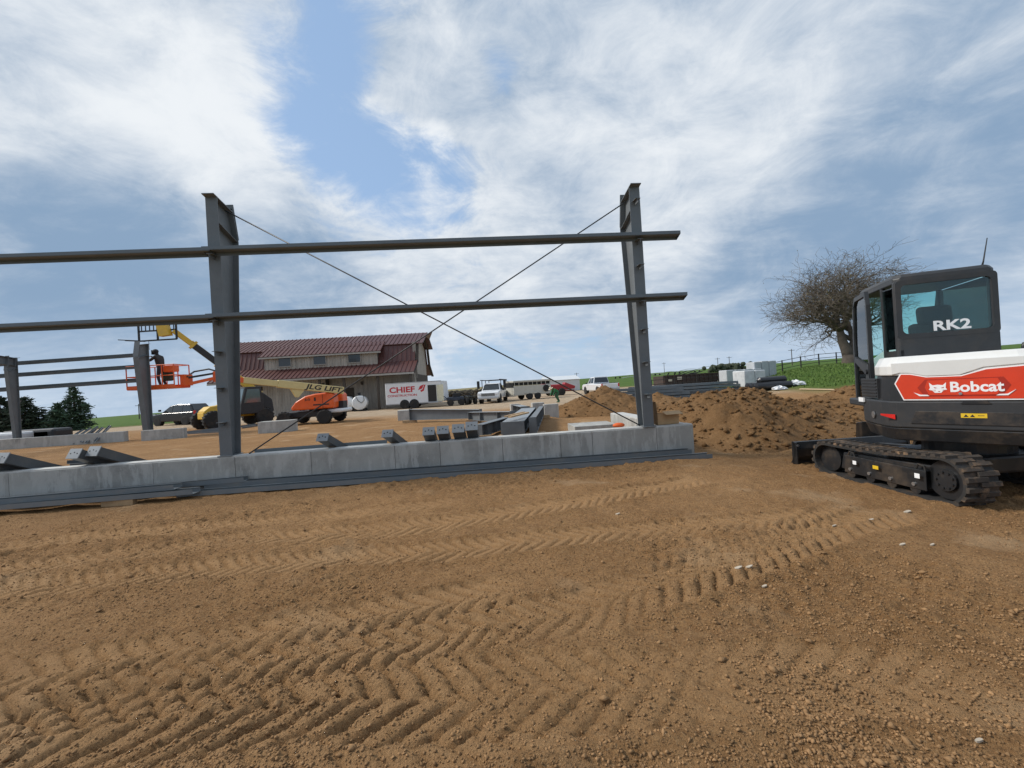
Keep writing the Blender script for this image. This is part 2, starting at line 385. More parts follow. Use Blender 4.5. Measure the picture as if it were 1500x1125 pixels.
def dirt_material(name, zoned, k=1.):
    M = bpy.data.materials.new(name); M.use_nodes = True; N, L = M.node_tree.nodes, M.node_tree.links
    b = N['Principled BSDF']; b.inputs['Roughness'].default_value = .95; b.inputs['Specular IOR Level'].default_value = .15
    t = N.new('ShaderNodeTexCoord')
    def noise(s, d=8, ro=.65):
        n = N.new('ShaderNodeTexNoise'); L.new(t.outputs['Object'], n.inputs['Vector']); n.inputs['Scale'].default_value = s; n.inputs['Detail'].default_value = d; n.inputs['Roughness'].default_value = ro; return n.outputs[0]
    def ramp(x, lo, hi, a=0., c=1.):
        n = N.new('ShaderNodeMapRange'); L.new(x, n.inputs[0])
        for i, q in enumerate((lo, hi, a, c)): n.inputs[i+1].default_value = q
        return n.outputs[0]
    def mix(f, a, c):
        n = N.new('ShaderNodeMix'); n.data_type = 'RGBA'
        if isinstance(f, float): n.inputs[0].default_value = f
        else: L.new(f, n.inputs[0])
        for i, q in ((6, a), (7, c)):
            if isinstance(q, tuple): n.inputs[i].default_value = (*q, 1)
            else: L.new(q, n.inputs[i])
        return n.outputs[2]
    base = mix(ramp(noise(.55, 6), .35, .65), (.30*k, .157*k, .062*k), (.44*k, .25*k, .112*k))
    base = mix(ramp(noise(3.1), .4, .7, 0, .6), base, (.22*k, .107*k, .041*k))
    base = mix(ramp(noise(30., 6, .8), .45, .6, 0, .75), base, (.48*k, .285*k, .132*k))
    base = mix(ramp(noise(60., 6, .8), .5, .6, 0, .9), base, (.10, .052, .022))
    base = mix(ramp(noise(95., 4, .8), .58, .66, 0, .8), base, (.56*k, .38*k, .21*k))
    if zoned:
        base = mix(ramp(noise(.9, 4, .5), .58, .68, 0, .55), base, (.50, .335, .19))
        a = N.new('ShaderNodeVertexColor'); a.layer_name = 'zone'; s = N.new('ShaderNodeSeparateColor'); L.new(a.outputs[0], s.inputs[0])
        pm = N.new('ShaderNodeMath'); pm.operation = 'MULTIPLY'; L.new(s.outputs[2], pm.inputs[0]); pm.inputs[1].default_value = .5
        base = mix(pm.outputs[0], base, (.52, .31, .15))
        gv = mix(ramp(noise(1.3), .35, .65), (.36, .26, .17), (.47, .37, .26))
        base = mix(s.outputs[1], base, gv)
        gr = mix(ramp(noise(.35), .35, .65), (.05, .105, .016), (.10, .155, .028))
        gr = mix(ramp(noise(9.), .45, .75, 0, .6), gr, (.035, .07, .014))
        base = mix(s.outputs[0], base, gr)
        base = mix(a.outputs[1], base, mix(ramp(noise(.02), .35, .65), (.26, .2, .11), (.18, .17, .07)))
    L.new(base, b.inputs['Base Color'])
    h = N.new('ShaderNodeMath'); h.operation = 'ADD'; L.new(noise(45., 6, .7), h.inputs[0])
    h2 = N.new('ShaderNodeMath'); h2.operation = 'MULTIPLY'; L.new(noise(140., 4, .7), h2.inputs[0]); h2.inputs[1].default_value = .5; L.new(h2.outputs[0], h.inputs[1])
    bp = N.new('ShaderNodeBump'); bp.inputs['Strength'].default_value = 1.0; bp.inputs['Distance'].default_value = .035
    L.new(h.outputs[0], bp.inputs['Height']); L.new(bp.outputs[0], b.inputs['Normal'])
    return M
M_ground = dirt_material('site_ground', True); ground.data.materials.append(M_ground)
M_soil = dirt_material('loose_soil', False, .64)
M_clod = mat('dry_clod', (.28, .165, .08), .95, var=.5, scale=9., spec=.15, bump=.3, bscale=90)

# loose clods lying on the dirt
def clods(name, pts, label=None, parent=None, m_=None):
    P = np.asarray(pts, float); n = len(P); rs = np.random.RandomState(n % 997)
    base = np.array([(1, 0, 0), (-1, 0, 0), (0, 1, 0), (0, -1, 0), (0, 0, 1), (0, 0, -1)], float)
    fc = np.array([(0, 2, 4), (2, 1, 4), (1, 3, 4), (3, 0, 4), (2, 0, 5), (1, 2, 5), (3, 1, 5), (0, 3, 5)])
    r = P[:, 3]; a = rs.uniform(0, 6.28, n); sc = np.stack([r*rs.uniform(.7, 1.4, n), r*rs.uniform(.6, 1.1, n), r*rs.uniform(.45, .85, n)], 1)
    q = base[None]*sc[:, None, :]*rs.uniform(.72, 1.28, (n, 6, 1)); q[:, :, 2] += q[:, :, 0]*rs.uniform(-.5, .5, n)[:, None]
    ca, sa = np.cos(a)[:, None], np.sin(a)[:, None]
    V = np.stack([P[:, 0, None]+q[:, :, 0]*ca-q[:, :, 1]*sa, P[:, 1, None]+q[:, :, 0]*sa+q[:, :, 1]*ca, P[:, 2, None]+q[:, :, 2]+r[:, None]*.3], 2).reshape(-1, 3)
    Fc = (fc[None]+6*np.arange(n)[:, None, None]).reshape(-1, 3)
    me = bpy.data.meshes.new(name); me.vertices.add(len(V)); me.vertices.foreach_set('co', V.ravel())
    me.loops.add(Fc.size); me.polygons.add(len(Fc)); me.loops.foreach_set('vertex_index', Fc.ravel()); me.polygons.foreach_set('loop_start', np.arange(len(Fc))*3)
    me.update(calc_edges=True); me.materials.append(m_ or M_clod)
    o = bpy.data.objects.new(name, me); COL.objects.link(o); stuff(o)
    if parent is not None: o.parent = parent
    return o
rg = random.Random(3); rn = np.random.RandomState(3)
cy_ = 1.3+8.5*rn.rand(320000)**1.7; cx_ = rn.uniform(-1.35, 1.35, 320000)*cy_
k = fbm(cx_*.55+4, cy_*.55, 31, 3); k2 = fbm(cx_*1.5, cy_*1.5, 91, 2)
dens = .10+np.clip((k-.40)*3, 0, None)+np.clip(k2-.55, 0, None)*2+.25*((cx_ > 1) & (cx_ < 4) & (cy_ < 2.6))
gv_ = (cx_ > .3) & (cx_ < 3.2) & (cy_ < 2.25)
sel = np.where(rn.rand(320000) < dens)[0][:85000]
cr_ = .0028+.008*rn.rand(320000)**3+np.where(rn.rand(320000) < .012, .018*rn.rand(320000), 0)
cr_ += gv_*.006*rn.rand(320000)**3
pts = np.stack([cx_[sel], cy_[sel], gzv(cx_[sel], cy_[sel]), cr_[sel]], 1)
cl = clods('soil_clods', pts); tag(cl, 'small loose clods of brown soil scattered over the bare ground', 'soil')
# pale chips and litter
mchip = mat('pale_chip', (.42, .36, .28), .8, var=.2)
for u, v, s in [(1328, 744, .045), (1275, 755, .03), (1222, 770, .02), (1082, 838, .03), (1098, 836, .025), (1120, 862, .02), (905, 757, .03), (1435, 1096, .014), (1322, 799, .025), (1366, 798, .02)]:
    p = gnd(u, v, -.02); b = MB(); g0 = gz(p.x, p.y)
    n = 7; ring = [(s*math.cos(6.28*i/n)*rg.uniform(.7, 1.2), s*.5*math.sin(6.28*i/n)*rg.uniform(.7, 1.2)) for i in range(n)]
    b.prism(ring, lambda a, c, h: (p.x+a, p.y+c, g0+.004+h+.25*a), 0, .008)
    tag(b.build('litter_scrap', mchip), 'small pale scrap lying flat on the open brown dirt', 'litter', 'pale scraps on the dirt')

# ------------------------------------------------------------------ heaps of soil
def heap(name, label, outline_fn, x0, x1, y0, y1, nx, ny, nclod, crs):
    xs = np.linspace(x0, x1, nx); ys = np.linspace(y0, y1, ny); gx_, gy_ = np.meshgrid(xs, ys); x = gx_.ravel(); y = gy_.ravel()
    h = outline_fn(x, y)
    lum = (fbm(x*1.6, y*1.6, 61, 4)-.5)*.5+(fbm(x*4, y*4, 62, 4)-.5)*.34+(fbm(x*15, y*15, 63, 2)-.5)*.13
    hh = h*(1+.25*lum)+np.clip(h*3, 0, 1)*lum*.42
    z = terrain(x, y)+hh-.09*(h < .02)-.03
    me = bpy.data.meshes.new(name); i = (np.arange(nx-1)[None, :]+nx*np.arange(ny-1)[:, None]).ravel()
    me.from_pydata(np.stack([x, y, z], 1).tolist(), [], np.stack([i, i+1, i+1+nx, i+nx], 1).tolist()); me.shade_smooth()
    me.materials.append(M_soil); o = bpy.data.objects.new(name, me); COL.objects.link(o); tag(o, label, 'dirt heap')
    Z = z.reshape(ny, nx); pts = []; H = h.reshape(ny, nx); t = 0
    while len(pts) < nclod and t < nclod*40:
        t += 1
        a, c = rg.randrange(nx), rg.randrange(ny)
        if H[c, a] < .05 and rg.random() < .8: continue
        if H[c, a] < .01: continue
        pts.append((xs[a]+rg.uniform(-.02, .02), ys[c]+rg.uniform(-.02, .02), Z[c, a], crs*(.15+.85*rg.random()**5)))
    c = clods('clods', pts, parent=o, m_=M_soil)
    return o
def h_long(x, y):
    # ridge running from behind the wall corner to beyond the excavator
    cy = 11.6+.10*(x-4)+.5*np.sin(x*.9); wd = 2.9+.3*np.sin(x*1.7)
    d = (y-cy)/wd; prof = np.clip(1-np.abs(d)**1.5, 0, None)
    top = .62+.42*sst(3.2, 6, x)+.12*np.sin(x*1.3+1)-.22*np.exp(-((x-8.6)/1.3)**2)-.3*sst(6.8, 9, x)+.1*sst(9, 11, x)
    end = sst(2.9, 4.8, x+.25*(y-11))*(1-sst(16, 19, x))
    return prof*top*end
heap('dirt_heap', 'long ridge of freshly dug brown soil behind the excavator', h_long, 2.6, 19, 8.0, 16.5, 300, 170, 7000, .10)
def h_small(x, y):
    d = np.hypot((x-4.3)/2.9, (y-20)/2.6); d2 = np.hypot((x-7.0)/2.4, (y-20.5)/2.2)
    return np.maximum(1.25*np.clip(1-d, 0, None)**.9, .75*np.clip(1-d2, 0, None))
heap('dirt_heap', 'small cone of orange brown soil in front of the white pickup seen from behind', h_small, 1.2, 10, 17, 23.5, 150, 110, 1500, .07)
# ------------------------------------------------------------------ steel frame on its concrete wall
YW = math.atan(.0776); BO = Vector((3.37, 8.0, 0)); BW = Vector((math.cos(YW), math.sin(YW), 0)); BN = Vector((-math.sin(YW), math.cos(YW), 0))
def bp(s, t, z=0.): return BO+BW*s+BN*t+Vector((0, 0, z))      # along the wall, back from it, up
WT = .57
M_steel = mat('grey_primed_steel', (.135, .147, .155), .5, .0, var=.14, scale=2.2, dirt=(.2, .2, .195), dirt_amt=.3, dirt_scale=1.6, bump=.05, bscale=30, spec=.45)
M_steel_l = mat('toplit_grey_steel', (.22, .24, .255), .45, .0, var=.12, scale=2.5, dirt=(.3, .26, .2), dirt_amt=.25, spec=.5)  # paler copy for upturned faces, the light on them put into the colour
M_steel_d = mat('dark_grey_steel', (.07, .076, .08), .5, .0, var=.15, scale=3, dirt=(.16, .12, .08), dirt_amt=.3, rnd=.15)
M_galv = mat('blue_grey_purlin', (.15, .17, .182), .42, .1, var=.12, scale=3, dirt=(.25, .19, .12), dirt_amt=.3, rnd=.12)
M_hole = mat('dark_hole', (.01, .01, .01), .9)
M_rod = mat('rod_steel', (.06, .06, .062), .5, .4)
def concrete(name, k):
    M = mat(name, (.36*k, .352*k, .325*k), .88, var=.16, scale=1.6, bump=.22, bscale=55, dirt=(.21*k, .205*k, .19*k), dirt_amt=.9, dirt_scale=.9, rnd=.1)
    N, L = M.node_tree.nodes, M.node_tree.links; b = N['Principled BSDF']; src = b.inputs['Base Color'].links[0].from_socket
    t = N.new('ShaderNodeTexCoord'); mp = N.new('ShaderNodeMapping'); mp.inputs['Scale'].default_value = (2.2, 2.2, .5); L.new(t.outputs['Object'], mp.inputs[0])
    n = N.new('ShaderNodeTexNoise'); n.inputs['Scale'].default_value = 2.3; n.inputs['Detail'].default_value = 9; n.inputs['Roughness'].default_value = .72; L.new(mp.outputs[0], n.inputs['Vector'])
    r = N.new('ShaderNodeMapRange'); L.new(n.outputs[0], r.inputs[0]); r.inputs[1].default_value = .5; r.inputs[2].default_value = .56; r.inputs[4].default_value = .7
    mx = N.new('ShaderNodeMix'); mx.data_type = 'RGBA'; L.new(r.outputs[0], mx.inputs[0]); L.new(src, mx.inputs[6]); mx.inputs[7].default_value = (.46*k, .45*k, .42*k, 1)
    L.new(mx.outputs[2], b.inputs['Base Color'])
    return M
M_conc = concrete('cast_concrete', 1.0)
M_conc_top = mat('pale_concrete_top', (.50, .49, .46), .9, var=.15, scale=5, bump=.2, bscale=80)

wall = thing('foundation_wall', 'long low grey concrete wall under the steel columns', 'concrete wall', BO, YW)
cuts = [-15.0, -11.9, -9.62, -8.28, -7.0, -5.55, -4.75, -3.62, -2.55, -1.95, -.72, 0]
rw = random.Random(11)
for a, b_ in zip(cuts[:-1], cuts[1:]):
    q = MB(); off = rw.uniform(0, .006)
    q.box(((a+b_)/2, .14-off, .105), (b_-a-.006, .28, .90)); q.build('wall_section', M_conc, wall, bevel=.006)
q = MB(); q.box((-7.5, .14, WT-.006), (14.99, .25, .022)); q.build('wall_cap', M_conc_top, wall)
q = MB()
for sx in cuts[1:-1]: q.box((sx, .15, .09), (.012, .25, .9))
q.build('joint_filler', mat('joint_mortar', (.33, .32, .3), .95), wall)
q = MB(); q.box((-.19, 2.1, .09), (.36, 3.6, .92)); q.build('return_wall', M_conc, wall, bevel=.008)
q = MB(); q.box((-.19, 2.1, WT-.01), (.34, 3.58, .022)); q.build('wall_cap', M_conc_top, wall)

def ibeam_col(name, label, loc, rz, H, d0, dk, dt, zk, flip, clips, clip_l=.15, fl=.2):
    """tapered column: outer flange upright at t=0, web running back (flip=-1: forward), inner flange sloping out to the knee"""
    t = thing(name, label, 'steel column', loc, rz, None)
    f = flip; pl = .012
    MB().box((0, f*pl/2, H/2), (fl, pl, H)).build('outer_flange', M_steel, t)
    web = [(pl, 0), (d0, 0), (dk, zk), (dt, H-.1), (pl, H-.01)]
    MB().prism(web, lambda a, c, h: (h, f*a, c), -.005, .005).build('web', M_steel, t)
    inn = MB()
    for (a, za), (b_, zb) in (((d0, 0), (dk, zk)), ((dk, zk), (dt, H-.1))):
        inn.hexa([(-fl/2, f*a, za), (fl/2, f*a, za), (fl/2, f*(a+pl), za), (-fl/2, f*(a+pl), za), (-fl/2, f*b_, zb), (fl/2, f*b_, zb), (fl/2, f*(b_+pl), zb), (-fl/2, f*(b_+pl), zb)])
    inn.build('inner_flange', M_steel, t)
    MB().hexa([(-fl/2, f*-.10, H), (fl/2, f*-.10, H), (fl/2, f*(dt+.03), H-.1), (-fl/2, f*(dt+.03), H-.1), (-fl/2, f*-.10, H+.014), (fl/2, f*-.10, H+.014), (fl/2, f*(dt+.03), H-.086), (-fl/2, f*(dt+.03), H-.086)]).build('cap_plate', M_steel, t)
    ep = MB().hexa([(-fl/2, f*(dk+.012), zk+.05), (fl/2, f*(dk+.012), zk+.05), (fl/2, f*(dk+.03), zk+.05), (-fl/2, f*(dk+.03), zk+.05), (-fl/2, f*(dt+.012), H+.06), (fl/2, f*(dt+.012), H+.06), (fl/2, f*(dt+.03), H+.06), (-fl/2, f*(dt+.03), H+.06)])
    epo = ep.build('splice_plate', M_steel, t)
    hb = MB()
    for zz in (.05, .16, .5, .62):
        for xx in (-.06, .06):
            k = (zz+.03)/.7; yy = f*(dk+(dt-dk)*k)
            hb.cyl((xx, yy+f*.008, zk+.05+zz*(H-zk)/.7), (xx, yy+f*.036, zk+.05+zz*(H-zk)/.7), .011, 8)
    stuff(hb.build('bolt_holes', M_hole, epo))
    MB().hexa([(-fl/2+.01, f*pl, zk+.16), (fl/2-.01, f*pl, zk+.16), (fl/2-.01, f*dk, zk), (-fl/2+.01, f*dk, zk), (-fl/2+.01, f*pl, zk+.17), (fl/2-.01, f*pl, zk+.17), (fl/2-.01, f*dk, zk+.01), (-fl/2+.01, f*dk, zk+.01)]).build('knee_stiffener', M_steel, t)
    MB().box((0, f*d0/2, .008), (fl+.04, d0+.1, .016)).build('base_plate', M_steel, t)
    for zc in clips:
        c = MB().box((0, -f*clip_l/2, zc), (.1, clip_l, .008)); c.box((0, -f*clip_l/2, zc-.035), (.008, clip_l, .07)); c.build('girt_clip', M_steel, t)
    return t
# slender stiffener clips also sit on the columns where the girts bolt on
ibeam_col('steel_column', 'tall grey tapered steel column on the concrete wall by the telehandler', bp(-8.45, .05, WT), YW, 4.56, .27, .60, .47, 3.95, 1, [.60, 1.20, 1.83, 2.36, 3.51])
ibeam_col('steel_column', 'tall grey tapered steel column near the wall corner with the cardboard box', bp(-.85, .02, WT), YW, 4.54, .27, .60, .47, 3.95, 1, [.62, 1.22, 1.83, 3.03, 2.35, 3.50, 4.25])

M_girt = mat('girt_steel', (.125, .147, .166), .5, var=.12, scale=2)
def zee(a, b_, name, label, group=None, web=.17, fl=.06, material=None, flat=True, up=1):
    """zee section between two points; web level, outer lip up, inner lip down"""
    a, b_ = Vector(a), Vector(b_); d = b_-a; L = d.length
    o = MB(); th = .006
    prof = [(-web/2, -fl*up), (-web/2+th, -fl*up), (-web/2+th, -th/2), (web/2, -th/2), (web/2, fl*up), (web/2-th, fl*up), (web/2-th, th/2), (-web/2, th/2)]
    o.prism(prof, lambda p, q, h: (h, p, q), 0, L)
    ob = o.build(name, material or M_girt); ob.location = a
    ob.rotation_euler = d.to_track_quat('X', 'Z').to_euler(); return tag(ob, label, 'steel girt' if 'girt' in name else 'steel purlin', group)
for zc, word, s1 in ((3.55+WT, 'upper', -.08), (2.40+WT, 'lower', -.02)):
    zee(bp(-16, -.05, zc), bp(-8.42, -.05, zc), 'wall_girt', '%s horizontal steel girt running from the column by the telehandler away from the excavator' % word, None, up=-1)
    zee(bp(-8.55, -.053, zc+.012), bp(s1, -.053, zc+.012), 'wall_girt', '%s horizontal steel girt spanning between the two tall columns' % word, None, up=-1)
def rod(a, b_, label):
    o = MB(); o.tube([a, b_], .012, 8); tag(o.build('brace_rod', M_rod, smooth=True), label, 'brace rod')
rod(bp(-8.36, .30, 4.98), bp(-.95, .20, WT+.02), 'thin steel brace rod from the telehandler side column top down to the box corner')
rod(bp(-.94, .26, 4.92), bp(-8.12, .16, WT+.01), 'thin steel brace rod from the box corner column top down to the other column foot')

# channels lying on the dirt along the wall
def chan(a, b_, w, h, label, lip=1):
    a, b_ = Vector(a), Vector(b_); d = b_-a; o = MB(); th = .006
    prof = [(-w/2, 0), (w/2, 0), (w/2, h), (w/2-.03, h), (w/2-.03, h-th), (w/2-th, h-th), (w/2-th, th), (-w/2+th, th), (-w/2+th, h), (-w/2, h)]
    o.prism(prof, lambda p, q, hh: (hh, p, q), 0, d.length)
    ob = o.build('steel_purlin', M_galv); ob.location = a; ob.rotation_euler = d.to_track_quat('X', 'Z').to_euler()
    return tag(ob, label, 'steel purlin')
G = lambda s, t: gz(*bp(s, t)[:2])
chan(bp(-9.0, -.30, G(-9, -.3)+.01), bp(.12, -.30, G(.1, -.3)+.015), .2, .075, 'long blue grey purlin lying on the dirt along the wall up to its corner')
chan(bp(-8.7, -.10, G(-8.7, -.1)+.012), bp(-.15, -.10, G(-.2, -.1)+.012), .16, .13, 'long purlin tight against the foot of the concrete wall')
chan(bp(-15, -.62, .075), bp(-8.62, -.50, .085), .2, .075, 'purlin end raised on a wood block in front of the wall')
chan(bp(-15, -.36, .09), bp(-8.95, -.42, .165), .2, .075, 'purlin resting on top of another one in front of the wall')
chan(bp(-15, -.14, .05), bp(-8.05, -.12, .15), .14, .075, 'purlin tilted up against the wall near the first column')
M_wood = mat('raw_lumber', (.42, .28, .15), .8, var=.2, scale=9, rnd=.15)
for s_, t_ in ((-9.75, -.55), (-12.6, -.55)):
    tag(MB().box((0, 0, 0), (.5, .09, .09)).build('wood_block', M_wood, bevel=.004), 'wood block under the raised purlins %s' % ('near their cut ends' if s_ > -10 else 'farther from their cut ends'), 'wood block', 'wood blocks under purlins').location = bp(s_, t_, .035)

# posts leaning over the wall from inside: pixel of the top end, size, slide of the foot
def leaner(s, ztop, w, d, ds, ang, label, L=1.35):
    P = bp(s, .02, ztop); Q = bp(s+ds, .02+L*math.cos(ang), ztop-L*math.sin(ang))
    t = thing('steel_post', label, 'steel post', Q); ax = (P-Q).normalized(); x = ax.cross(Vector((0, 0, 1))).normalized(); z = x.cross(ax)
    F_ = lambda a, b_, h: tuple(x*a+z*b_+ax*h)
    LL = (P-Q).length; th = .012
    MB().prism([(-w/2, -d/2), (w/2, -d/2), (w/2, d/2), (w/2-th, d/2), (w/2-th, -d/2+th), (-w/2+th, -d/2+th), (-w/2+th, d/2), (-w/2, d/2)], F_, 0, LL).build('channel', M_steel_d, t)  # dark steel here puts the shade of the underside into the colour
    pl = MB().prism([(-w/2-.012, -d/2-.012), (w/2+.012, -d/2-.012), (w/2+.012, d/2+.012), (-w/2-.012, d/2+.012)], F_, LL, LL+.012).build('end_plate', M_steel_l, t)
    h = MB()
    for k in (-.3, 0, .3): h.cyl(F_(w*k, .02*(k == 0), LL+.011), F_(w*k, .02*(k == 0), LL+.0145), .012, 8)
    stuff(h.build('bolt_holes', M_hole, pl))
def su(u, Yg):  # place along the wall of a surveyed column of the picture
    p = at(u, 650, Yg); return (p-BO).dot(BW)
lab = ['outermost steel post of the pair leaning over the wall beside the long purlins', 'second steel post of the pair leaning over the wall beside the long purlins']
for u, zt, w, d, ds, an, lb in [(22, .80, .30, .16, .30, .55, 'green-marked steel post end leaning over the wall farthest from the excavator'), (45, .81, .26, .16, .45, .5, 'steel post leaning over the wall next to the green-marked one'),
        (138, .80, .26, .15, .40, .5, 'darker post of the tight pair leaning over the wall before the first column'), (163, .82, .26, .15, .45, .5, 'bigger post of the tight pair leaning over the wall before the first column'),
        (475, .79, .2, .12, .35, .5, 'single steel post leaning over the wall between column and boom lift'), (568, .78, .19, .12, .35, .5, 'single steel post leaning over the wall in front of the trailer'),
        (628, .77, .19, .14, .05, .62, 'first post of the row of four leaning over the wall'), (649, .775, .19, .14, .05, .62, 'second post of the row of four leaning over the wall'),
        (672, .785, .2, .15, .08, .62, 'third post of the row of four leaning over the wall'), (692, .81, .2, .16, .08, .66, 'fourth and tallest post of the row of four leaning over the wall')]:
    leaner(su(u, 7.55), zt, w, d, ds, an, lb)
zee(at(100, 678, 7.7)+Vector((0, 0, -.02)), at(150, 676, 8.1), 'steel_purlin', 'short dark purlin offcut resting on the wall top', material=M_steel_d)
zee(bp(-8.2, .42, WT-.02), bp(-5.8, .5, WT-.02), 'steel_purlin', 'flat purlin lying just behind the wall top beside the first column', material=M_galv)

# rafters waiting on the ground inside
def lying(a, b_, dep0, dep1, fl, label, ribs=0, top=None):
    a, b_ = Vector(a), Vector(b_); d = b_-a; L = d.length
    t = thing('steel_rafter', label, 'steel rafter', a); t.rotation_euler = d.to_track_quat('X', 'Z').to_euler()
    MB().hexa([(0, -.006, .012), (L, -.006, .012), (L, .006, .012), (0, .006, .012), (0, -.006, dep0), (L, -.006, dep1), (L, .006, dep1), (0, .006, dep0)]).build('web', M_steel, t)
    MB().box((L/2, 0, .006), (L, fl, .012)).build('bottom_flange', M_steel, t)
    MB().hexa([(0, -fl/2, dep0), (L, -fl/2, dep1), (L, fl/2, dep1), (0, fl/2, dep0), (0, -fl/2, dep0+.014), (L, -fl/2, dep1+.014), (L, fl/2, dep1+.014), (0, fl/2, dep0+.014)]).build('top_flange', top or M_steel_l, t)
    for x in (0, L): MB().box((x, 0, (dep0 if x == 0 else dep1)/2), (.016, fl+.03, (dep0 if x == 0 else dep1)+.06)).build('end_plate', M_steel, t)
    for i in range(ribs): 
        x = L*(i+.7)/(ribs+.4); MB().box((x, 0, (dep0+(dep1-dep0)*x/L)/2), (.012, fl*.95, (dep0+(dep1-dep0)*x/L)-.01)).build('stiffener', M_steel, t)
    return t
def on(u, v, Y, dz=0.):
    p = at(u, v, Y); p.z = max(gz(p.x, p.y), 0)+dz; return p
lying(on(602, 610, 18.6, .12), on(704, 603, 17.2, .12), .46, .34, .2, 'long dark rafter lying in front of the trailer wheels', 0)
lying(on(690, 606, 16.8, .1), on(752, 612, 14.6, .1), .3, .36, .26, 'pale topped rafter lying behind the row of four posts', 2)
lying(on(700, 640, 10.9, .08), on(768, 610, 15.0, .08), .3, .3, .24, 'ribbed rafter lying beside the wood planks', 6, M_steel)
lying(on(752, 645, 10.3, .16), on(775, 612, 16.5, .16), .30, .28, .55, 'broad pale topped rafter closest to the wall', 3)
lying(on(782, 645, 10.6, .1), on(794, 610, 16.8, .1), .40, .36, .16, 'dark upright rafter at the edge of the rafter pile', 5, M_steel)
lying(on(770, 606, 17.5, .1), on(757, 600, 19.6, .1), .34, .34, .35, 'far pale rafter lying toward the back concrete piece', 1)
for i, (u, v, Y, du, zz) in enumerate([(742, 628, 10.6, 26, .74), (748, 631, 10.2, 26, .75), (726, 640, 9.9, 22, .3), (735, 641, 10.2, 22, .2)]):
    a, b_ = at(u, v, Y), at(u+du, v-9, Y+1.2); a.z = b_.z = zz
    o = MB().bar((0, 0, 0), b_-a, .09, .04).build('wood_plank', M_wood, bevel=.003); o.location = a
    tag(o, 'narrow pale wood plank lying among the steel rafters', 'wood plank', 'planks on the rafter pile')
for u, v, Y in [(600, 612, 18.6), (700, 606, 17.2), (694, 608, 16.8), (750, 614, 14.6), (703, 640, 10.9), (766, 612, 14.8), (755, 645, 10.5), (776, 612, 16.3), (783, 640, 10.8), (794, 611, 16.6), (771, 606, 17.5), (757, 601, 19.5)]:
    p = on(u, v, Y); o = MB().box((0, 0, .03), (.6, .2, .20)).build('wood_block', M_wood, bevel=.004); o.location = p
    tag(o, 'wood block under a rafter inside the building', 'wood block', 'wood blocks under rafters')

# back wall of the building: separate pieces of concrete
def piece(u0, u1, v, label, h=.57, th=.26, z0=-.15):
    a, b_ = gnd(u0, v+.067*(u1-u0)/2, h), gnd(u1, v-.067*(u1-u0)/2, h); d = b_-a
    o = MB().box((d.length/2, th/2, (h+z0)/2), (d.length, th, h-z0)).build('foundation_wall', M_conc, bevel=.01); o.location = (a.x, a.y, 0); o.rotation_euler = (0, 0, math.atan2(d.y, d.x))
    return tag(o, label, 'concrete wall')
piece(-120, 181, 642, 'low concrete back wall with loose channels leaning on it')
piece(206, 268, 629, 'low concrete back wall piece in front of the black car')
piece(377, 428, 617, 'low concrete piece left of the boom lift wheels', .62, .6)
piece(582, 606, 601, 'small concrete pier at the end of the long dark rafter', .62, .9)
piece(748, 760, 592, 'small concrete pier behind the rafter pile', .5, .4)
piece(780, 797, 590, 'concrete pier at the far end of the rafter pile', .62, .5)
piece(797, 818, 592, 'concrete back wall piece by the person in green', .62, .3)
piece(842, 904, 623, 'low concrete pad behind the wall corner', .34, 1.0)
# back columns and their girts
def px_col(u0, v0, u1, v1, Y, label, clips, w=.9):
    a, b_ = at(u0, v0, Y), at(u1, v1, Y); g = gz(a.x, a.y)
    ibeam_col('steel_column', label, (a.x, a.y, g), YW, b_.z-g, .3*w, .66*w, .5*w, (b_.z-g)*.84, -1, clips, .12, .24*w); return a.x, a.y, b_.z
cA = px_col(222, 645, 207, 504, 18.6, 'grey tapered steel column beside the orange work platform', [1.2, 2.0])
cB = px_col(30, 648, 24, 524, 18.0, 'grey steel column with a rafter on top by the evergreen trees', [1.2, 2.0], .6)
for v, lb in ((520, 'top'), (537, 'middle'), (557, 'bottom')):
    b_ = at(203, v, 18.75); a = at(-60, v+18, 18.1)
    zee(a, b_, 'wall_girt', '%s dark girt of three between the evergreen side column and the work platform' % lb, None, .2, .1, M_steel_d)
a = Vector((cB[0], cB[1]-.1, cB[2]-.35)); t = lying(a, a+Vector((-.3, -6.2, .62)), .32, .45, .2, 'sloping grey roof rafter bolted to the column by the evergreens', 0, M_steel)
for i in range(6):
    a = on(86+i*10+3*(i % 2), 648-2*(i % 3), 17.7, .05+.04*(i % 2)); b_ = at(122+i*6+5*(i % 3), 628, 18.2); b_.z = .74+.05*(i % 3)
    zee(a, b_, 'steel_purlin', 'loose channel leaning on the low back wall near the conifer', 'channels leaning on the back wall', .09, .04, M_galv)
for i, (u0, v0, u1, v1) in enumerate([(0, 658, 150, 645), (4, 655, 175, 640), (276, 634, 330, 628), (274, 637, 332, 631), (352, 626, 377, 622)]):
    a, b_ = gnd(u0, v0, .08), gnd(u1, v1, .08); a.z = gz(a.x, a.y)+.08; b_.z = gz(b_.x, b_.y)+.08
    zee(a, b_, 'steel_purlin', 'long purlin lying on the dirt along the low back wall', 'purlins along the back wall', .2, .09, M_galv)
for i, (u, v, w) in enumerate([(40, 634, 1.5), (62, 632, 1.7), (75, 634, 1.2)]):
    p = at(u, v, 19.5); p.z = gz(p.x, p.y); b = MB(); b.box((0, 0, .38), (w, .9, .66)); o = b.build('covered_stack', mat('black_tarp', (.02, .021, .023), .45, var=.3, bump=.3, bscale=8), bevel=.12); o.location = p
    tag(o, 'black covered stack standing behind the low back wall', 'covered stack', 'black stacks behind the back wall')
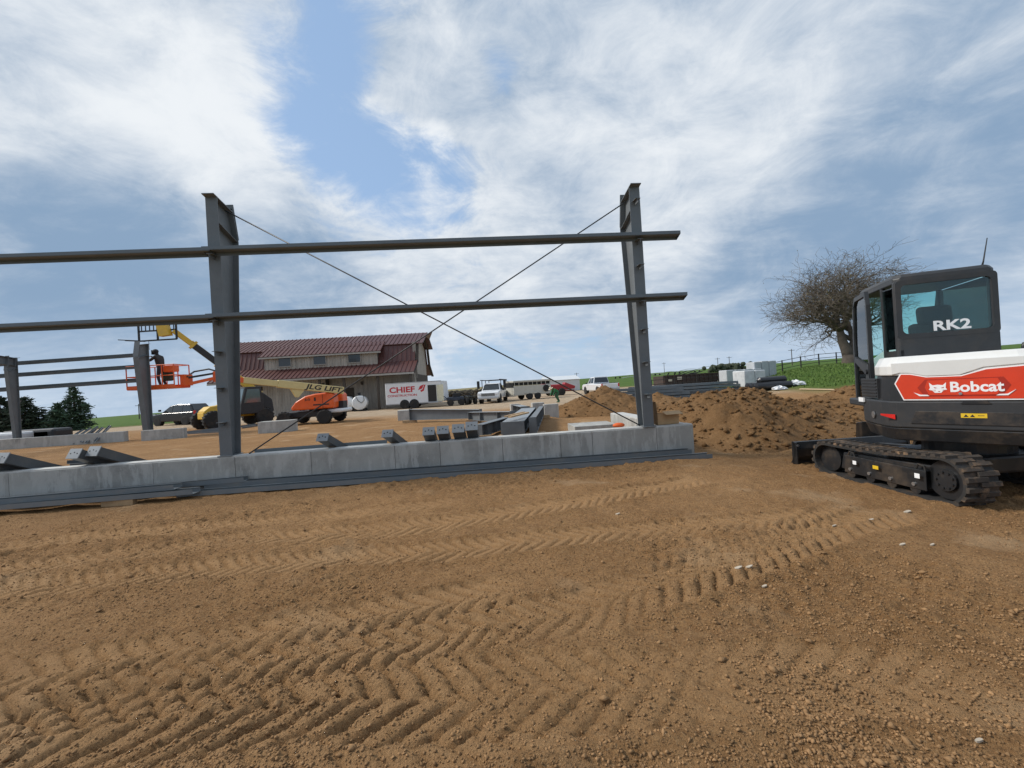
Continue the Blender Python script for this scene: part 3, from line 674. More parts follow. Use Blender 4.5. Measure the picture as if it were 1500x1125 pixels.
p = at(12, 640, 19.0); p.z = gz(p.x, p.y); o = MB().box((0, 0, .32), (2.2, 1.1, .64)).build('wrapped_pallet', mat('white_wrap', (.62, .63, .64), .35, var=.1, bump=.25, bscale=7), bevel=.1); o.location = p; tag(o, 'white wrapped pallet behind the low back wall by the evergreen side column', 'pallet')

# things on the wall corner
M_card = mat('cardboard', (.42, .27, .14), .85, var=.1)
pc = bp(-.42, .30, WT+.012); t = thing('cardboard_box', 'open cardboard box standing on the concrete wall corner', 'cardboard box', pc, YW+.1)
b = MB(); L_, D_, H_ = .44, .3, .2
for c, d in (((0, -D_/2, H_/2), (L_, .006, H_)), ((0, D_/2, H_/2), (L_, .006, H_)), ((-L_/2, 0, H_/2), (.006, D_-.01, H_)), ((L_/2, 0, H_/2), (.006, D_-.01, H_)), ((0, 0, .004), (L_-.01, D_-.01, .006))): b.box(c, d)
b.build('carton', M_card, t)
MB().box((-L_/2-.01, 0, H_+.12), (.006, D_, .25), (0, -.12, 0)).build('flap', M_card, t)
MB().box((.06, -D_/2-.06, H_+.02), (L_*.8, .16, .006), (.35, 0, 0)).build('flap', M_card, t)
MB().box((L_/2+.09, 0, H_+.02), (.2, D_, .006), (0, .25, 0)).build('flap', M_card, t)
t = thing('paint_bucket', 'small white bucket with a coloured label by the column foot', 'bucket', bp(-.68, .42, WT+.012), 0)
MB().lathe([(.085, 0), (.095, .2), (.1, .2), (.1, .215), (.0, .215)], (0, 0, 0), (0, 0, 1), 20).build('pail', mat('white_plastic', (.7, .7, .7), .4), t, smooth=False)
MB().lathe([(.0925, .05), (.0955, .15)], (0, 0, 0), (0, 0, 1), 20).build('printed_label', mat('pink_label', (.55, .3, .36), .5, var=.5, scale=25), t)
o = MB().ball((0, 0, .04), (.12, .07, .05)).build('glove_bundle', mat('orange_cloth', (.7, .13, .03), .8), smooth=True); o.location = bp(-1.32, .35, WT-.005); tag(o, 'small orange bundle beside the column foot', 'gloves')
# ------------------------------------------------------------------ excavator
M_blk = mat('black_machine_paint', (.018, .019, .021), .38, var=.2, scale=5, dirt=(.14, .1, .065), dirt_amt=.42, dirt_scale=2.5, spec=.5)
M_blk2 = mat('charcoal_plastic', (.03, .032, .035), .5, var=.15, scale=5, bump=.05, bscale=150, dirt=(.13, .1, .07), dirt_amt=.22, dirt_scale=1.8)
M_whp = mat('white_machine_paint', (.68, .68, .66), .3, var=.05, scale=3, dirt=(.45, .38, .3), dirt_amt=.3, coat=.3)
M_red = mat('orange_red_panel', (.62, .045, .012), .32, var=.1, scale=3, coat=.3)
M_dkred = mat('dark_red_recess', (.36, .022, .008), .35, var=.1)
M_let = mat('white_lettering', (.82, .82, .82), .45, var=.03)
M_rub = mat('rubber', (.022, .021, .02), .85, var=.3, scale=12, dirt=(.17, .105, .06), dirt_amt=.5, dirt_scale=5)
M_rubm = mat('muddy_rubber', (.05, .04, .032), .9, var=.3, scale=12, dirt=(.24, .15, .085), dirt_amt=.95, dirt_scale=7)
M_gl = glass('teal_glass', (.78, .95, .93), .01)
M_seat = mat('seat_fabric', (.012, .012, .013), .85)
M_chr = mat('bare_metal', (.4, .4, .4), .35, .8)
M_yel = mat('yellow_sticker', (.72, .47, .02), .5)
EX = Vector((5.7, 5.36, -.11)); ex = thing('excavator', 'white, black and orange red compact excavator on muddy rubber tracks', 'excavator', EX, R(2.5))
def track(x0, x1):
    n = 14; prof = []
    yf, yr, rf, rr, zb = 1.05, -.60, .235, .265, .0
    for i in range(n+1):
        a = math.pi/2-math.pi*i/n; prof.append((yf+rf*math.cos(a), rf+rf*math.sin(a)))
    for i in range(1, 10): prof.append((yf+(yr-yf)*i/10, 0.))
    for i in range(n+1):
        a = -math.pi/2-math.pi*i/n; prof.append((yr+rr*math.cos(a), rr+rr*math.sin(a)))
    for i in range(1, 10):
        k = i/10; prof.append((yr+(yf-yr)*k, 2*rr+(2*rf-2*rr)*k-.03*math.sin(math.pi*k)))
    m_ = len(prof); b = MB(); th = .035
    inner = []
    for i in range(m_):
        p, q = Vector(prof[i-1]), Vector(prof[(i+1) % m_]); t = (q-p).normalized(); nrm = Vector((-t.y, t.x)); inner.append(Vector(prof[i])+Vector((t.y, -t.x))*th)
    vs = []
    for (pr, x) in ((prof, x0), (prof, x1), (inner, x0), (inner, x1)): vs += [(x, p[0], p[1]) for p in pr]
    fs = []
    for i in range(m_):
        j = (i+1) % m_
        fs += [(i, j, m_+j, m_+i), (2*m_+i, 3*m_+i, 3*m_+j, 2*m_+j), (i, 2*m_+i, 2*m_+j, j), (m_+i, m_+j, 3*m_+j, 3*m_+i)]
    b.add(vs, fs); o = b.build('track_belt', M_rub, ex)
    # tread bars standing on the belt
    cum = [0]
    P = [Vector(p) for p in prof]+[Vector(prof[0])]
    for i in range(m_): cum.append(cum[-1]+(P[i+1]-P[i]).length)
    def pos(s):
        s %= cum[-1]
        for i in range(m_):
            if cum[i+1] >= s:
                k = (s-cum[i])/max(cum[i+1]-cum[i], 1e-6); t = (P[i+1]-P[i]).normalized(); return P[i].lerp(P[i+1], k), t
    L = cum[-1]; N_ = 46; lug = MB(); xm = (x0+x1)/2; w = x1-x0
    for k in range(N_):
        for side in (0, 1):
            s = L*(k+.5*side)/N_; p, t = pos(s); nr = Vector((t.y, -t.x))*-1
            xa, xb = (x0-.004, xm+w*.12) if side == 0 else (xm-w*.12, x1+.004)
            hl = .032
            if p.y < .02 and abs(p.x) < .95: hh = .012
            else: hh = .028
            vs = []
            for x in (xa, xb):
                for (a, h) in ((-hl, -.006), (hl, -.006), (hl*.7, hh), (-hl*.7, hh)):
                    q = p+t*a+nr*h; vs.append((x, q.x, q.y))
            lug.add(vs, [(0, 1, 2, 3), (7, 6, 5, 4), (0, 4, 5, 1), (1, 5, 6, 2), (2, 6, 7, 3), (3, 7, 4, 0)])
    lug.build('tread_lugs', M_rubm, o)
    out = -1 if x0 < 0 else 1; xo = x0 if out < 0 else x1
    fr = MB(); fr.hexa([(xm-.1, -.46, .12), (xm+.1, -.46, .12), (xm+.1, .86, .12), (xm-.1, .86, .12), (xm-.1, -.48, .40), (xm+.1, -.48, .40), (xm+.1, .80, .37), (xm-.1, .80, .37)])
    fo = fr.build('track_frame', M_blk, ex, bevel=.02)
    pl = MB(); pl.hexa([(xo+out*-.035, -.42, .10), (xo+out*-.02, -.42, .10), (xo+out*-.02, .72, .10), (xo+out*-.035, .72, .10), (xo+out*-.035, -.42, .33), (xo+out*-.02, -.42, .33), (xo+out*-.02, .72, .34), (xo+out*-.035, .72, .34)])
    pl.hexa([(xo+out*-.20, -.42, .32), (xo+out*-.02, -.42, .32), (xo+out*-.02, .72, .33), (xo+out*-.20, .72, .33), (xo+out*-.20, -.42, .335), (xo+out*-.02, -.42, .335), (xo+out*-.02, .72, .345), (xo+out*-.20, .72, .345)])
    pl.build('side_plate', M_blk, ex, bevel=.006)
    for yy in (-.28, .02, .32, .62):
        MB().cyl((xo+out*-.03, yy, .155), (xo+out*-.005, yy, .155), .022, 10).build('roller_bolt', M_chr, ex)
        MB().cyl((xm-.15, yy, .10), (xm+.15, yy, .10), .065, 14).build('track_roller', M_blk, ex)
    sp = MB(); sp.lathe([(.05, -.1), (.215, -.1), (.215, -.04), (.12, -.02), (.12, .06), (.20, .08), (.20, .1), (.04, .1)], (xm, yr, rr), (1, 0, 0), 22)
    for k in range(12):
        a = 2*math.pi*k/12; sp.box((xm, yr+.215*math.cos(a), rr+.215*math.sin(a)), (.08, .04, .04), (a, 0, 0))
    sp.build('drive_sprocket', M_blk, ex)
    hub = MB().cyl((xo+out*-.12, yr, rr), (xo+out*-.05, yr, rr), .12, 18); 
    for k in range(9):
        a = 2*math.pi*k/9; hub.cyl((xo+out*-.05, yr+.09*math.cos(a), rr+.09*math.sin(a)), (xo+out*-.035, yr+.09*math.cos(a), rr+.09*math.sin(a)), .012, 6)
    hub.build('drive_hub', M_blk, ex)
    MB().lathe([(.05, -.1), (.19, -.09), (.19, .09), (.05, .1)], (xm, yf, rf), (1, 0, 0), 22).build('idler_wheel', M_blk, ex)
    for yy in (-.38, .58): MB().tube([(xo+out*-.03, yy-.03, .335), (xo+out*-.03, yy-.02, .385), (xo+out*-.03, yy+.05, .40), (xo+out*-.03, yy+.08, .34)], .012, 6).build('tie_down_loop', M_rub, ex)
    if out < 0:
        for yy, zz, w_, h_, m_ in ((.50, .27, .055, .05, M_let), (.18, .265, .08, .045, M_yel), (-.36, .27, .06, .055, M_let)):
            MB().box((xo-.022+.0, yy, zz), (.004, w_, h_)).build('decal', m_, ex)
track(-1.03, -.67); track(.58, .98)
MB().box((0, 0, .36), (1.2, 1.0, .2)).build('carbody', M_blk, ex, bevel=.03)
MB().cyl((0, 0, .44), (0, 0, .66), .42, 28).build('swing_ring', M_blk, ex)
# blade
b = MB(); bl = [(1.86, .02), (1.80, .03), (1.73, .14), (1.72, .26), (1.76, .38), (1.80, .385), (1.765, .26), (1.775, .15)]
b.prism(bl, lambda a, c, h: (h, a, c), -.98, .98); bo = b.build('dozer_blade', M_blk, ex)
for s in (-1, 1):
    MB().bar((s*.42, .45, .30), (s*.42, 1.74, .22), .1, .14).build('blade_arm', M_blk, ex, bevel=.01)
    MB().box((s*.97, 1.76, .2), (.02, .12, .36)).build('end_cap', M_blk, bo)
MB().box((0, 1.80, .04), (1.96, .02, .09)).build('cutting_edge', M_blk, bo)
MB().box((-.75, 1.735, .26), (.3, .03, .03)).build('rib', M_blk, bo)
MB().cyl((-.96, 1.70, .33), (-.96, 1.69, .33), .02, 10).build('bolt', M_chr, bo)

# upper structure turned clockwise on the swing ring: its own frame, x right, y forward
YU = R(-21-2.5); cu_, su_ = math.cos(YU), math.sin(YU)
def U(x, y, z): return (x*cu_-y*su_, x*su_+y*cu_, z)
class UB(MB):
    def put(s, name, m_, parent=ex, **k):
        s.v = [U(*p) for p in s.v]; return s.build(name, m_, parent, **k)
A_, B_ = Vector((-.86, -.47)), Vector((-.02, -1.03))
plan = [(-.90, .42), (-.93, .1), (-.93, -.25), (-.905, -.40), (A_.x, A_.y), (B_.x, B_.y), (.12, -1.085), (.4, -1.05), (.7, -.85), (.9, -.5), (.95, 0), (.93, .45), (.75, .75), (-.2, .78), (-.7, .75)]
def off(pl, k): return [(x*k, y*k) for x, y in pl]
def slab(z0, z1, k0=1., k1=1.):
    b = UB(); n = len(plan); p0, p1 = off(plan, k0), off(plan, k1)
    b.add([(x, y, z0) for x, y in p0]+[(x, y, z1) for x, y in p1], [tuple(range(n-1, -1, -1)), tuple(range(n, 2*n))]+[(i, (i+1) % n, n+(i+1) % n, n+i) for i in range(n)]); return b
slab(.64, .80, .93, .985).put('deck', M_blk, bevel=.015)
cw = slab(.80, 1.13, .99, 1.0).put('counterweight', M_blk2, bevel=.02, seg=3)
b = UB(); tail = [(-.90, -.02), (-.93, -.25), (-.905, -.40), (A_.x, A_.y), (B_.x, B_.y), (.12, -1.085), (.4, -1.05), (.7, -.85), (.9, -.5), (.95, 0), (.93, .4), (.33, .4), (.33, -.12), (-.5, -.12)]
n = len(tail); b.add([(x*.985, y*.985, 1.13) for x, y in tail]+[(x*.97, y*.97, 1.44) for x, y in tail], [tuple(range(n-1, -1, -1)), tuple(range(n, 2*n))]+[(i, (i+1) % n, n+(i+1) % n, n+i) for i in range(n)])
b.put('engine_bay', M_blk)
b = UB(); b.add([(x, y, 1.445) for x, y in tail]+[(x, y, 1.56) for x, y in tail]+[(x*.93, y*.93+.0, 1.675) for x, y in tail], [tuple(range(n-1, -1, -1)), tuple(range(2*n, 3*n))]+[(i, (i+1) % n, n+(i+1) % n, n+i) for i in range(n)]+[(n+i, n+(i+1) % n, 2*n+(i+1) % n, 2*n+i) for i in range(n)])
hood = b.put('engine_hood', M_whp, bevel=.018, seg=3)
# the tail panel, lying on the flat A-B face
fd = (B_-A_).normalized(); fn_ = Vector((fd.y, -fd.x)); FL = (B_-A_).length
if fn_.dot(Vector((-.5, -.8))) < 0: fn_ = -fn_
def TF(a, z, h): q = A_+fd*a+fn_*h; return (q.x, q.y, z)
def tpoly(poly, h0, h1, name, m_, parent, bevel=0.):
    b = UB(); b.prism(poly, lambda a, c, h: TF(a, c, h), h0, h1); return b.put(name, m_, parent, bevel=bevel)
# white skirt of the hood coming down over the panel
tpoly([(-.03, 1.455), (.05, 1.475), (.13, 1.468), (.28, 1.425), (.56, 1.425), (.74, 1.50), (1.05, 1.52), (1.05, 1.60), (-.03, 1.60)], -.02, .012, 'hood_skirt', M_whp, hood, .006)
pan = [(.005, 1.345), (.075, 1.155), (1.04, 1.155), (1.04, 1.495), (.76, 1.475), (.57, 1.41), (.28, 1.41), (.14, 1.45), (.06, 1.455)]
tp = tpoly([(-.008, 1.345), (.068, 1.14), (1.05, 1.14), (1.05, 1.51), (.755, 1.487), (.565, 1.422), (.285, 1.422), (.14, 1.464), (.05, 1.467)], -.02, .006, 'tail_panel', M_let, ex)
tpoly(pan, 0, .010, 'orange_face', M_red, tp)
tpoly([(.20, 1.29), (.26, 1.185), (.86, 1.185), (.93, 1.30), (.88, 1.39), (.27, 1.385)], .010, .0125, 'recess', M_dkred, tp)
tpoly([(.265, 1.29), (.30, 1.20), (.83, 1.20), (.87, 1.30), (.84, 1.378), (.29, 1.372)], .0125, .0165, 'name_plate', M_red, tp)
tpoly([(.165, 1.235), (.215, 1.19), (.30, 1.19), (.285, 1.205), (.225, 1.207)], .0125, .0165, 'white_swoosh', M_let, tp)
tpoly([(.965, 1.255), (.905, 1.19), (.82, 1.19), (.84, 1.205), (.90, 1.207)], .0125, .0165, 'white_swoosh', M_let, tp)
tfn = lambda x, y, h: U(*TF(.675+x, 1.285+y, .0165+h))
text_mesh('lettering', 'Bobcat', .158, tfn, M_let, tp, .0015, .0045, .92)
# the cat-head emblem left of the name
head = [(-.075, .062), (-.045, .030), (0, .036), (.045, .030), (.075, .062), (.068, .0), (.080, -.022), (.05, -.030), (.028, -.058), (-.028, -.058), (-.05, -.030), (-.080, -.022), (-.068, .0)]
tpoly([(.375+x*.95, 1.285+y) for x, y in head], .0165, .0185, 'cat_emblem', M_let, tp)
for s in (-1, 1):
    tpoly([(.385+s*.045, 1.295), (.385+s*.012, 1.283), (.385+s*.035, 1.279)], .0185, .0195, 'emblem_eye', M_dkred, tp)
    for k in (0, 1): tpoly([(.385+s*.028, 1.262-k*.01), (.385+s*.06, 1.258-k*.016), (.385+s*.03, 1.258-k*.01)], .0185, .0195, 'emblem_whisker', M_dkred, tp)
tpoly([(.385-.012, 1.246), (.385+.012, 1.246), (.385, 1.236)], .0185, .0195, 'emblem_nose', M_dkred, tp)
b = UB(); q = TF(.555, 1.215, .0165); q2 = TF(.555, 1.215, .024); b.cyl(q, q2, .015, 14); b.put('panel_lock', M_chr, tp)
# details of the counterweight
tpoly([(.12, .86), (1.05, .86), (1.05, 1.0), (.17, 1.01)], -.01, .004, 'counterweight_panel', M_blk, cw, .003)
tpoly([(.55, 1.10), (.78, 1.10), (.75, 1.135), (.58, 1.135)], -.02, .012, 'latch', M_blk, cw)
st = tpoly([(.545, .94), (.745, .94), (.745, .99), (.545, .99)], .004, .0065, 'warning_sticker', M_yel, cw)
for a0 in (.565, .615):
    tpoly([(a0, .95), (a0+.04, .95), (a0+.02, .98)], .0065, .0075, 'sticker_mark', M_blk, st)
tpoly([(.675, .963), (.725, .963), (.725, .969), (.675, .969)], .0065, .0075, 'sticker_mark', M_blk, st)
b = UB(); b.hexa([(-.932, -.36, .925), (-.90, -.44, .905), (-.85, -.49, .905), (-.90, -.36, .925), (-.934, -.28, .985), (-.90, -.44, .975), (-.86, -.5, .975), (-.90, -.30, .985)])
tpoly([(-.16, .955), (-.02, .905), (-.02, .965), (-.16, .975)], -.004, .006, 'rear_reflector', mat('red_reflector', (.6, .02, .015), .25), cw)
# side below the door: step, vents
b = UB(); b.box((-.905, .12, 1.28), (.03, .5, .26)); b.put('side_grille', M_blk2, ex)
for k in range(6):
    b = UB(); b.box((-.925, .12, 1.18+k*.042), (.012, .46, .014)); b.put('grille_slat', M_blk, ex)
b = UB(); b.box((-.80, .62, 1.06), (.22, .55, .10)); b.put('cab_step', M_blk2, ex, bevel=.02)
b = UB(); b.box((-.93, .36, 1.11), (.02, .16, .06)); b.put('white_decal', M_let, ex)
b = UB(); b.cyl((-.935, -.02, .93), (-.945, -.02, .93), .045, 16); b.put('round_emblem', M_chr, cw)

# cab
cx0, cx1, cy0, cy1, cz0, cz1 = -.66, .34, -.10, 1.22, 1.10, 2.645
def post(p, q, w, name='cab_post', m_=None, par=None, d=None):
    b = UB(); b.bar(p, q, w, d or w, (0, 1, 0) if abs(Vector(q)[2]-Vector(p)[2]) > .5 else (0, 0, 1)); return b.put(name, m_ or M_blk2, par or cabo, bevel=min(w, d or w)*.3)
b = UB(); b.box(((cx0+cx1)/2, (cy0+cy1)/2, cz0+.03), (cx1-cx0-.01, cy1-cy0-.01, .08)); cabo = b.put('cab_floor', M_blk, ex)
# roof: rounded slab
b = UB(); rp = [(cx0+.06, cy0), (cx1-.06, cy0), (cx1, cy0+.06), (cx1, cy1-.22), (cx1-.08, cy1-.06), (cx0+.08, cy1-.06), (cx0, cy1-.22), (cx0, cy0+.06)]
n = len(rp); cxm, cym = (cx0+cx1)/2, .55
def sc(p, k): return (cxm+(p[0]-cxm)*k, cym+(p[1]-cym)*k)
b.add([(*sc(p, 1.0), 2.63) for p in rp]+[(*sc(p, 1.0), 2.70) for p in rp]+[(*sc(p, .94), 2.75) for p in rp], [tuple(range(n-1, -1, -1)), tuple(range(2*n, 3*n))]+[(i, (i+1) % n, n+(i+1) % n, n+i) for i in range(n)]+[(n+i, n+(i+1) % n, 2*n+(i+1) % n, 2*n+i) for i in range(n)])
b.put('cab_roof', M_blk2, ex, bevel=.015)
# rear wall below the window, rear window frame and glass
b = UB(); b.box((cxm, cy0+.03, 1.52), (cx1-cx0, .06, .82)); b.put('rear_panel', M_blk2, ex, bevel=.025)
ring_o = [(cx0+.005, 1.925), (cx1-.005, 1.925), (cx1-.005, 2.535), (cx0+.005, 2.535)]
def rrect(x0, z0, x1, z1, r, n=5):
    o = []
    for (cx, cz, a0) in ((x1-r, z0+r, -90), (x1-r, z1-r, 0), (x0+r, z1-r, 90), (x0+r, z0+r, 180)):
        for k in range(n+1): a = R(a0+90*k/n); o.append((cx+r*math.cos(a), cz+r*math.sin(a)))
    return o
def framed(outer, inner, fn, name, m_, par):     # a frame between two outlines of equal count
    n = len(outer); b = UB(); vs = []
    for h in (0, .05):
        vs += [fn(a, c, h) for a, c in outer]+[fn(a, c, h) for a, c in inner]
    fs = []
    for i in range(n):
        j = (i+1) % n
        fs += [(i, j, n+j, n+i), (2*n+i, 3*n+i, 3*n+j, 2*n+j), (i, 2*n+i, 2*n+j, j), (n+i, n+j, 3*n+j, 3*n+i)]
    b.add(vs, fs); return b.put(name, m_, par)
RW = lambda a, c, h: (a, cy0+h, c)
rf_ = framed(rrect(cx0+.002, 1.90, cx1-.002, 2.66, .05), rrect(cx0+.06, 1.965, cx1-.055, 2.60, .06), RW, 'rear_window_frame', M_blk2, ex)
b = UB(); b.prism(rrect(cx0+.05, 1.955, cx1-.045, 2.61, .06), RW, .018, .024); rgl = b.put('rear_window', M_gl, ex)
text_mesh('lettering', 'RK2', .17, lambda x, y, h: U(cxm+.05+x, cy0+.017-h, 2.035+y), M_let, rgl, .0008, .005, 1.25)
# side posts, roof rails
for (x, y, w) in ((cx0+.035, cy0+.05, .075), (cx1-.035, cy0+.05, .075), (cx0+.03, .32, .055), (cx1-.03, cy1-.16, .06)):
    b = UB(); b.box((x, y, 1.88), (w, w, 1.56)); b.put('cab_post', M_blk2, ex, bevel=.02)
for x in (cx0+.03, cx1-.03):
    b = UB(); b.tube([(x, cy1-.02, 1.12), (x, cy1+.02, 1.6), (x, cy1-.04, 2.2), (x, cy1-.17, 2.65)], .032, 8); b.put('front_post', M_blk2, ex, smooth=True)
b = UB(); b.hexa([(cx0+.03, cy1-.01, 1.14), (cx1-.03, cy1-.01, 1.14), (cx1-.03, cy1, 1.14), (cx0+.03, cy1, 1.14), (cx0+.03, cy1-.17, 2.63), (cx1-.03, cy1-.17, 2.63), (cx1-.03, cy1-.16, 2.63), (cx0+.03, cy1-.16, 2.63)]); b.put('windscreen', M_gl, ex)
b = UB(); b.box((cx1-.02, .5, 2.16), (.008, 1.05, .92)); b.put('side_window', M_gl, ex)
b = UB(); b.box((cx1-.03, .5, 1.4), (.05, 1.15, .62)); b.put('side_panel', M_blk2, ex)
SW = lambda a, c, h: (cx0+h, a, c)
b = UB(); b.prism(rrect(cy0+.10, 1.78, 0.30, 2.60, .03), SW, .015, .021); b.put('quarter_window', M_gl, ex)
b = UB(); b.box((cx0+.03, .1, 1.45), (.05, .4, .62)); b.put('side_panel', M_blk2, ex)
# door, slightly ajar on its front hinge
ca_, sa_ = math.cos(R(7)), math.sin(R(7)); hy = cy1-.04
def DW(a, c, h):     # a back from hinge
    return (cx0-.02-a*sa_+h*ca_*-1, hy-a*ca_-h*sa_*0, c)
door_o = [(0.0, .99), (.86, .99), (.90, 1.05), (.90, 1.62), (.90, 2.44), (.84, 2.63), (.25, 2.63), (.12, 2.43), (.03, 2.0)]
door_i = [(.06, 1.05), (.83, 1.05), (.84, 1.09), (.84, 1.62), (.84, 2.52), (.80, 2.57), (.28, 2.57), (.18, 2.50), (.09, 2.0)]
dr = framed(door_o, door_i, DW, 'cab_door', M_blk2, ex)
b = UB(); b.prism([(.05, 1.66), (.85, 1.40), (.85, 1.56), (.05, 1.74)], DW, .0, .05); b.put('door_rail', M_blk2, dr)
b = UB(); b.prism([(.70, 1.38), (.87, 1.34), (.87, 1.62), (.74, 1.58)], DW, -.01, .06); b.put('latch_panel', M_blk2, dr)
b = UB(); b.cyl(DW(.80, 1.5, .055), DW(.80, 1.5, .085), .035, 12); b.put('door_handle', M_blk, dr)
b = UB(); b.prism([(.06, 1.05), (.84, 1.05), (.84, 2.54), (.80, 2.57), (.28, 2.57), (.18, 2.50), (.09, 2.0)], DW, .02, .026); b.put('door_glass', M_gl, dr)
# inside the cab
b = UB(); b.box((cxm-.02, .42, 1.45), (.5, .5, .14)); b.put('seat_cushion', M_seat, ex, bevel=.04)
b = UB(); b.box((cxm-.02, .20, 1.80), (.46, .13, .62), (-.12, 0, 0)); sb = b.put('seat_back', M_seat, ex, bevel=.05)
b = UB(); b.box((cxm-.02, .13, 2.20), (.36, .10, .24), (-.1, 0, 0)); b.put('headrest', M_seat, ex, bevel=.05, seg=3)
b = UB(); b.box((cxm-.02, .45, 1.28), (.4, .4, .24)); b.put('seat_base', M_blk, ex)
for s in (-1, 1):
    b = UB(); b.box((cxm+s*.32, .5, 1.6), (.12, .45, .12)); b.tube([(cxm+s*.32, .68, 1.64), (cxm+s*.32, .74, 1.82)], .02, 8); b.put('control_console', M_blk, ex)
b = UB(); b.tube([(cxm, 1.0, 1.2), (cxm+.05, .98, 1.75)], .018, 8); b.box((cxm+.22, 1.02, 1.9), (.2, .04, .14)); b.put('display', M_blk, ex)
b = UB(); b.tube([(cx1-.08, cy0+.12, 2.73), (cx1-.07, cy0+.10, 2.80), (cx1+.0, cy0+.14, 3.09)], [.012, .008, .005], 6); b.put('antenna', M_blk, ex)
# handrail, boom, arm, bucket on the far side
b = UB(); b.tube([(.40, -.3, 1.64), (.42, -.3, 1.74), (.50, -.3, 1.765), (.80, -.25, 1.765), (.86, -.2, 1.70), (.86, -.2, 1.56)], .018, 8); b.put('grab_rail', M_blk, ex, smooth=True)
b = UB(); b.bar((.1, .75, .82), (.1, 1.12, .86), .3, .34); b.put('swing_bracket', M_blk, ex, bevel=.03)
b = UB(); b.prism([(1.0, .95), (1.15, .80), (2.1, 1.55), (2.9, 1.45), (2.95, 1.6), (2.05, 1.85)], lambda a, c, h: (h+.1, a, c), -.09, .09); b.put('boom', M_whp, ex, bevel=.02)
b = UB(); b.prism([(2.8, 1.68), (3.05, 1.62), (2.75, .42), (2.62, .42)], lambda a, c, h: (h+.1, a, c), -.07, .07); b.put('dipper_arm', M_whp, ex, bevel=.02)
b = UB(); b.cyl((.1, 1.3, .85), (.1, 2.1, 1.45), .045, 12); b.put('boom_cylinder', M_blk, ex)
b = UB(); b.prism([(2.62, .55), (2.9, .5), (2.95, .2), (2.75, .03), (2.35, .08), (2.3, .16), (2.65, .2)], lambda a, c, h: (h+.1, a, c), -.3, .3); b.put('bucket', M_blk, ex, bevel=.015)
# ------------------------------------------------------------------ barn
M_sid = mat('weathered_board', (.42, .375, .32), .9, var=.28, scale=2.5, bump=.25, bscale=30, dirt=(.17, .145, .12), dirt_amt=.7, dirt_scale=2.6, zst=.12)
M_sid2 = mat('weathered_batten', (.41, .375, .325), .9, var=.3, scale=4)
M_roof = mat('brown_red_metal', (.105, .043, .036), .45, .1, var=.12, scale=.8, dirt=(.11, .04, .034), dirt_amt=.5, dirt_scale=.5)
M_seam = mat('brown_red_seam', (.115, .034, .028), .45, .1)
M_trim = mat('grey_wood_trim', (.30, .27, .235), .85, var=.2)
M_win = mat('dark_window', (.022, .028, .034), .12, var=.2, scale=.6, spec=.7)
M_shade = mat('shaded_timber', (.075, .06, .048), .9, var=.25)  # porch shade is put into this timber colour
bc = at(610, 597, 42.6); BYW = R(2.5)
barn = thing('barn', 'large barn with brown red metal roof, long dormer and weathered board walls', 'barn', (bc.x, bc.y, gz(bc.x, bc.y)-.05), BYW)
BL = 18.4
# profile of the gambrel half: y (back from front wall), z
ridge, brk, foot, eave = (4.3, 7.95), (1.0, 6.55), (.25, 4.65), (-2.1, 3.45)
def quadslab(b, p, q, x0, x1, th):
    d = Vector((0, q[0]-p[0], q[1]-p[1])); n_ = Vector((0, -d.z, d.y)).normalized()*th
    P = [Vector((x0, *p)), Vector((x1, *p)), Vector((x1, *q)), Vector((x0, *q))]
    b.hexa(P+[v+n_ for v in P])
def seams(p, q, x0, x1, pitch, parent, th):
    s = MB(); d = Vector((0, q[0]-p[0], q[1]-p[1])); n_ = Vector((0, -d.z, d.y)).normalized()
    k = int((x1-x0)/pitch)
    for i in range(k+1):
        x = x0+(x1-x0)*i/k
        a = Vector((x, *p))+n_*(th+.02); c = Vector((x, *q))+n_*(th+.02); s.bar(a, c, .05, .06, n_)
    return stuff(s.build('roof_seams', M_seam, parent))
def roofpart(name, p, q, x0, x1, th=.08, pitch=.42):
    b = MB(); quadslab(b, p, q, x0, x1, th); o = b.build(name, M_roof, barn); seams(p, q, x0+.03, x1-.03, pitch, o, th); return o
mir = lambda p: (8.6-p[0], p[1])
roofpart('upper_roof', (brk[0]-.25, brk[1]-.1), ridge, -BL-.9, .9)
roofpart('upper_roof', ridge, mir((brk[0]-.25, brk[1]-.1)), -BL-.9, .9, pitch=1.2)
for (x0, x1) in ((-BL-.1, -14.1), (-4.0, .1)): roofpart('steep_roof', foot, brk, x0, x1)
roofpart('steep_roof', mir(brk), mir(foot), -BL-.1, .1, pitch=1.2)
roofpart('skirt_roof', eave, (foot[0]+.02, foot[1]), -BL-.5, .35)
roofpart('skirt_roof', mir((foot[0], foot[1])), mir(eave), -BL-.5, .35, pitch=1.2)
dd = (-.45, 5.78); roofpart('dormer_roof', dd, (brk[0]+.6, brk[1]+.36), -15.0, -3.1)
b = MB(); quadslab(b, (dd[0]-.03, dd[1]-.16), (dd[0]+.01, dd[1]+.0), -15.0, -3.1, .05); b.build('fascia', M_trim, barn)
b = MB(); quadslab(b, (eave[0]-.03, eave[1]-.17), (eave[0]+.01, eave[1]), -BL-.5, .35, .05); b.build('fascia', M_trim, barn)
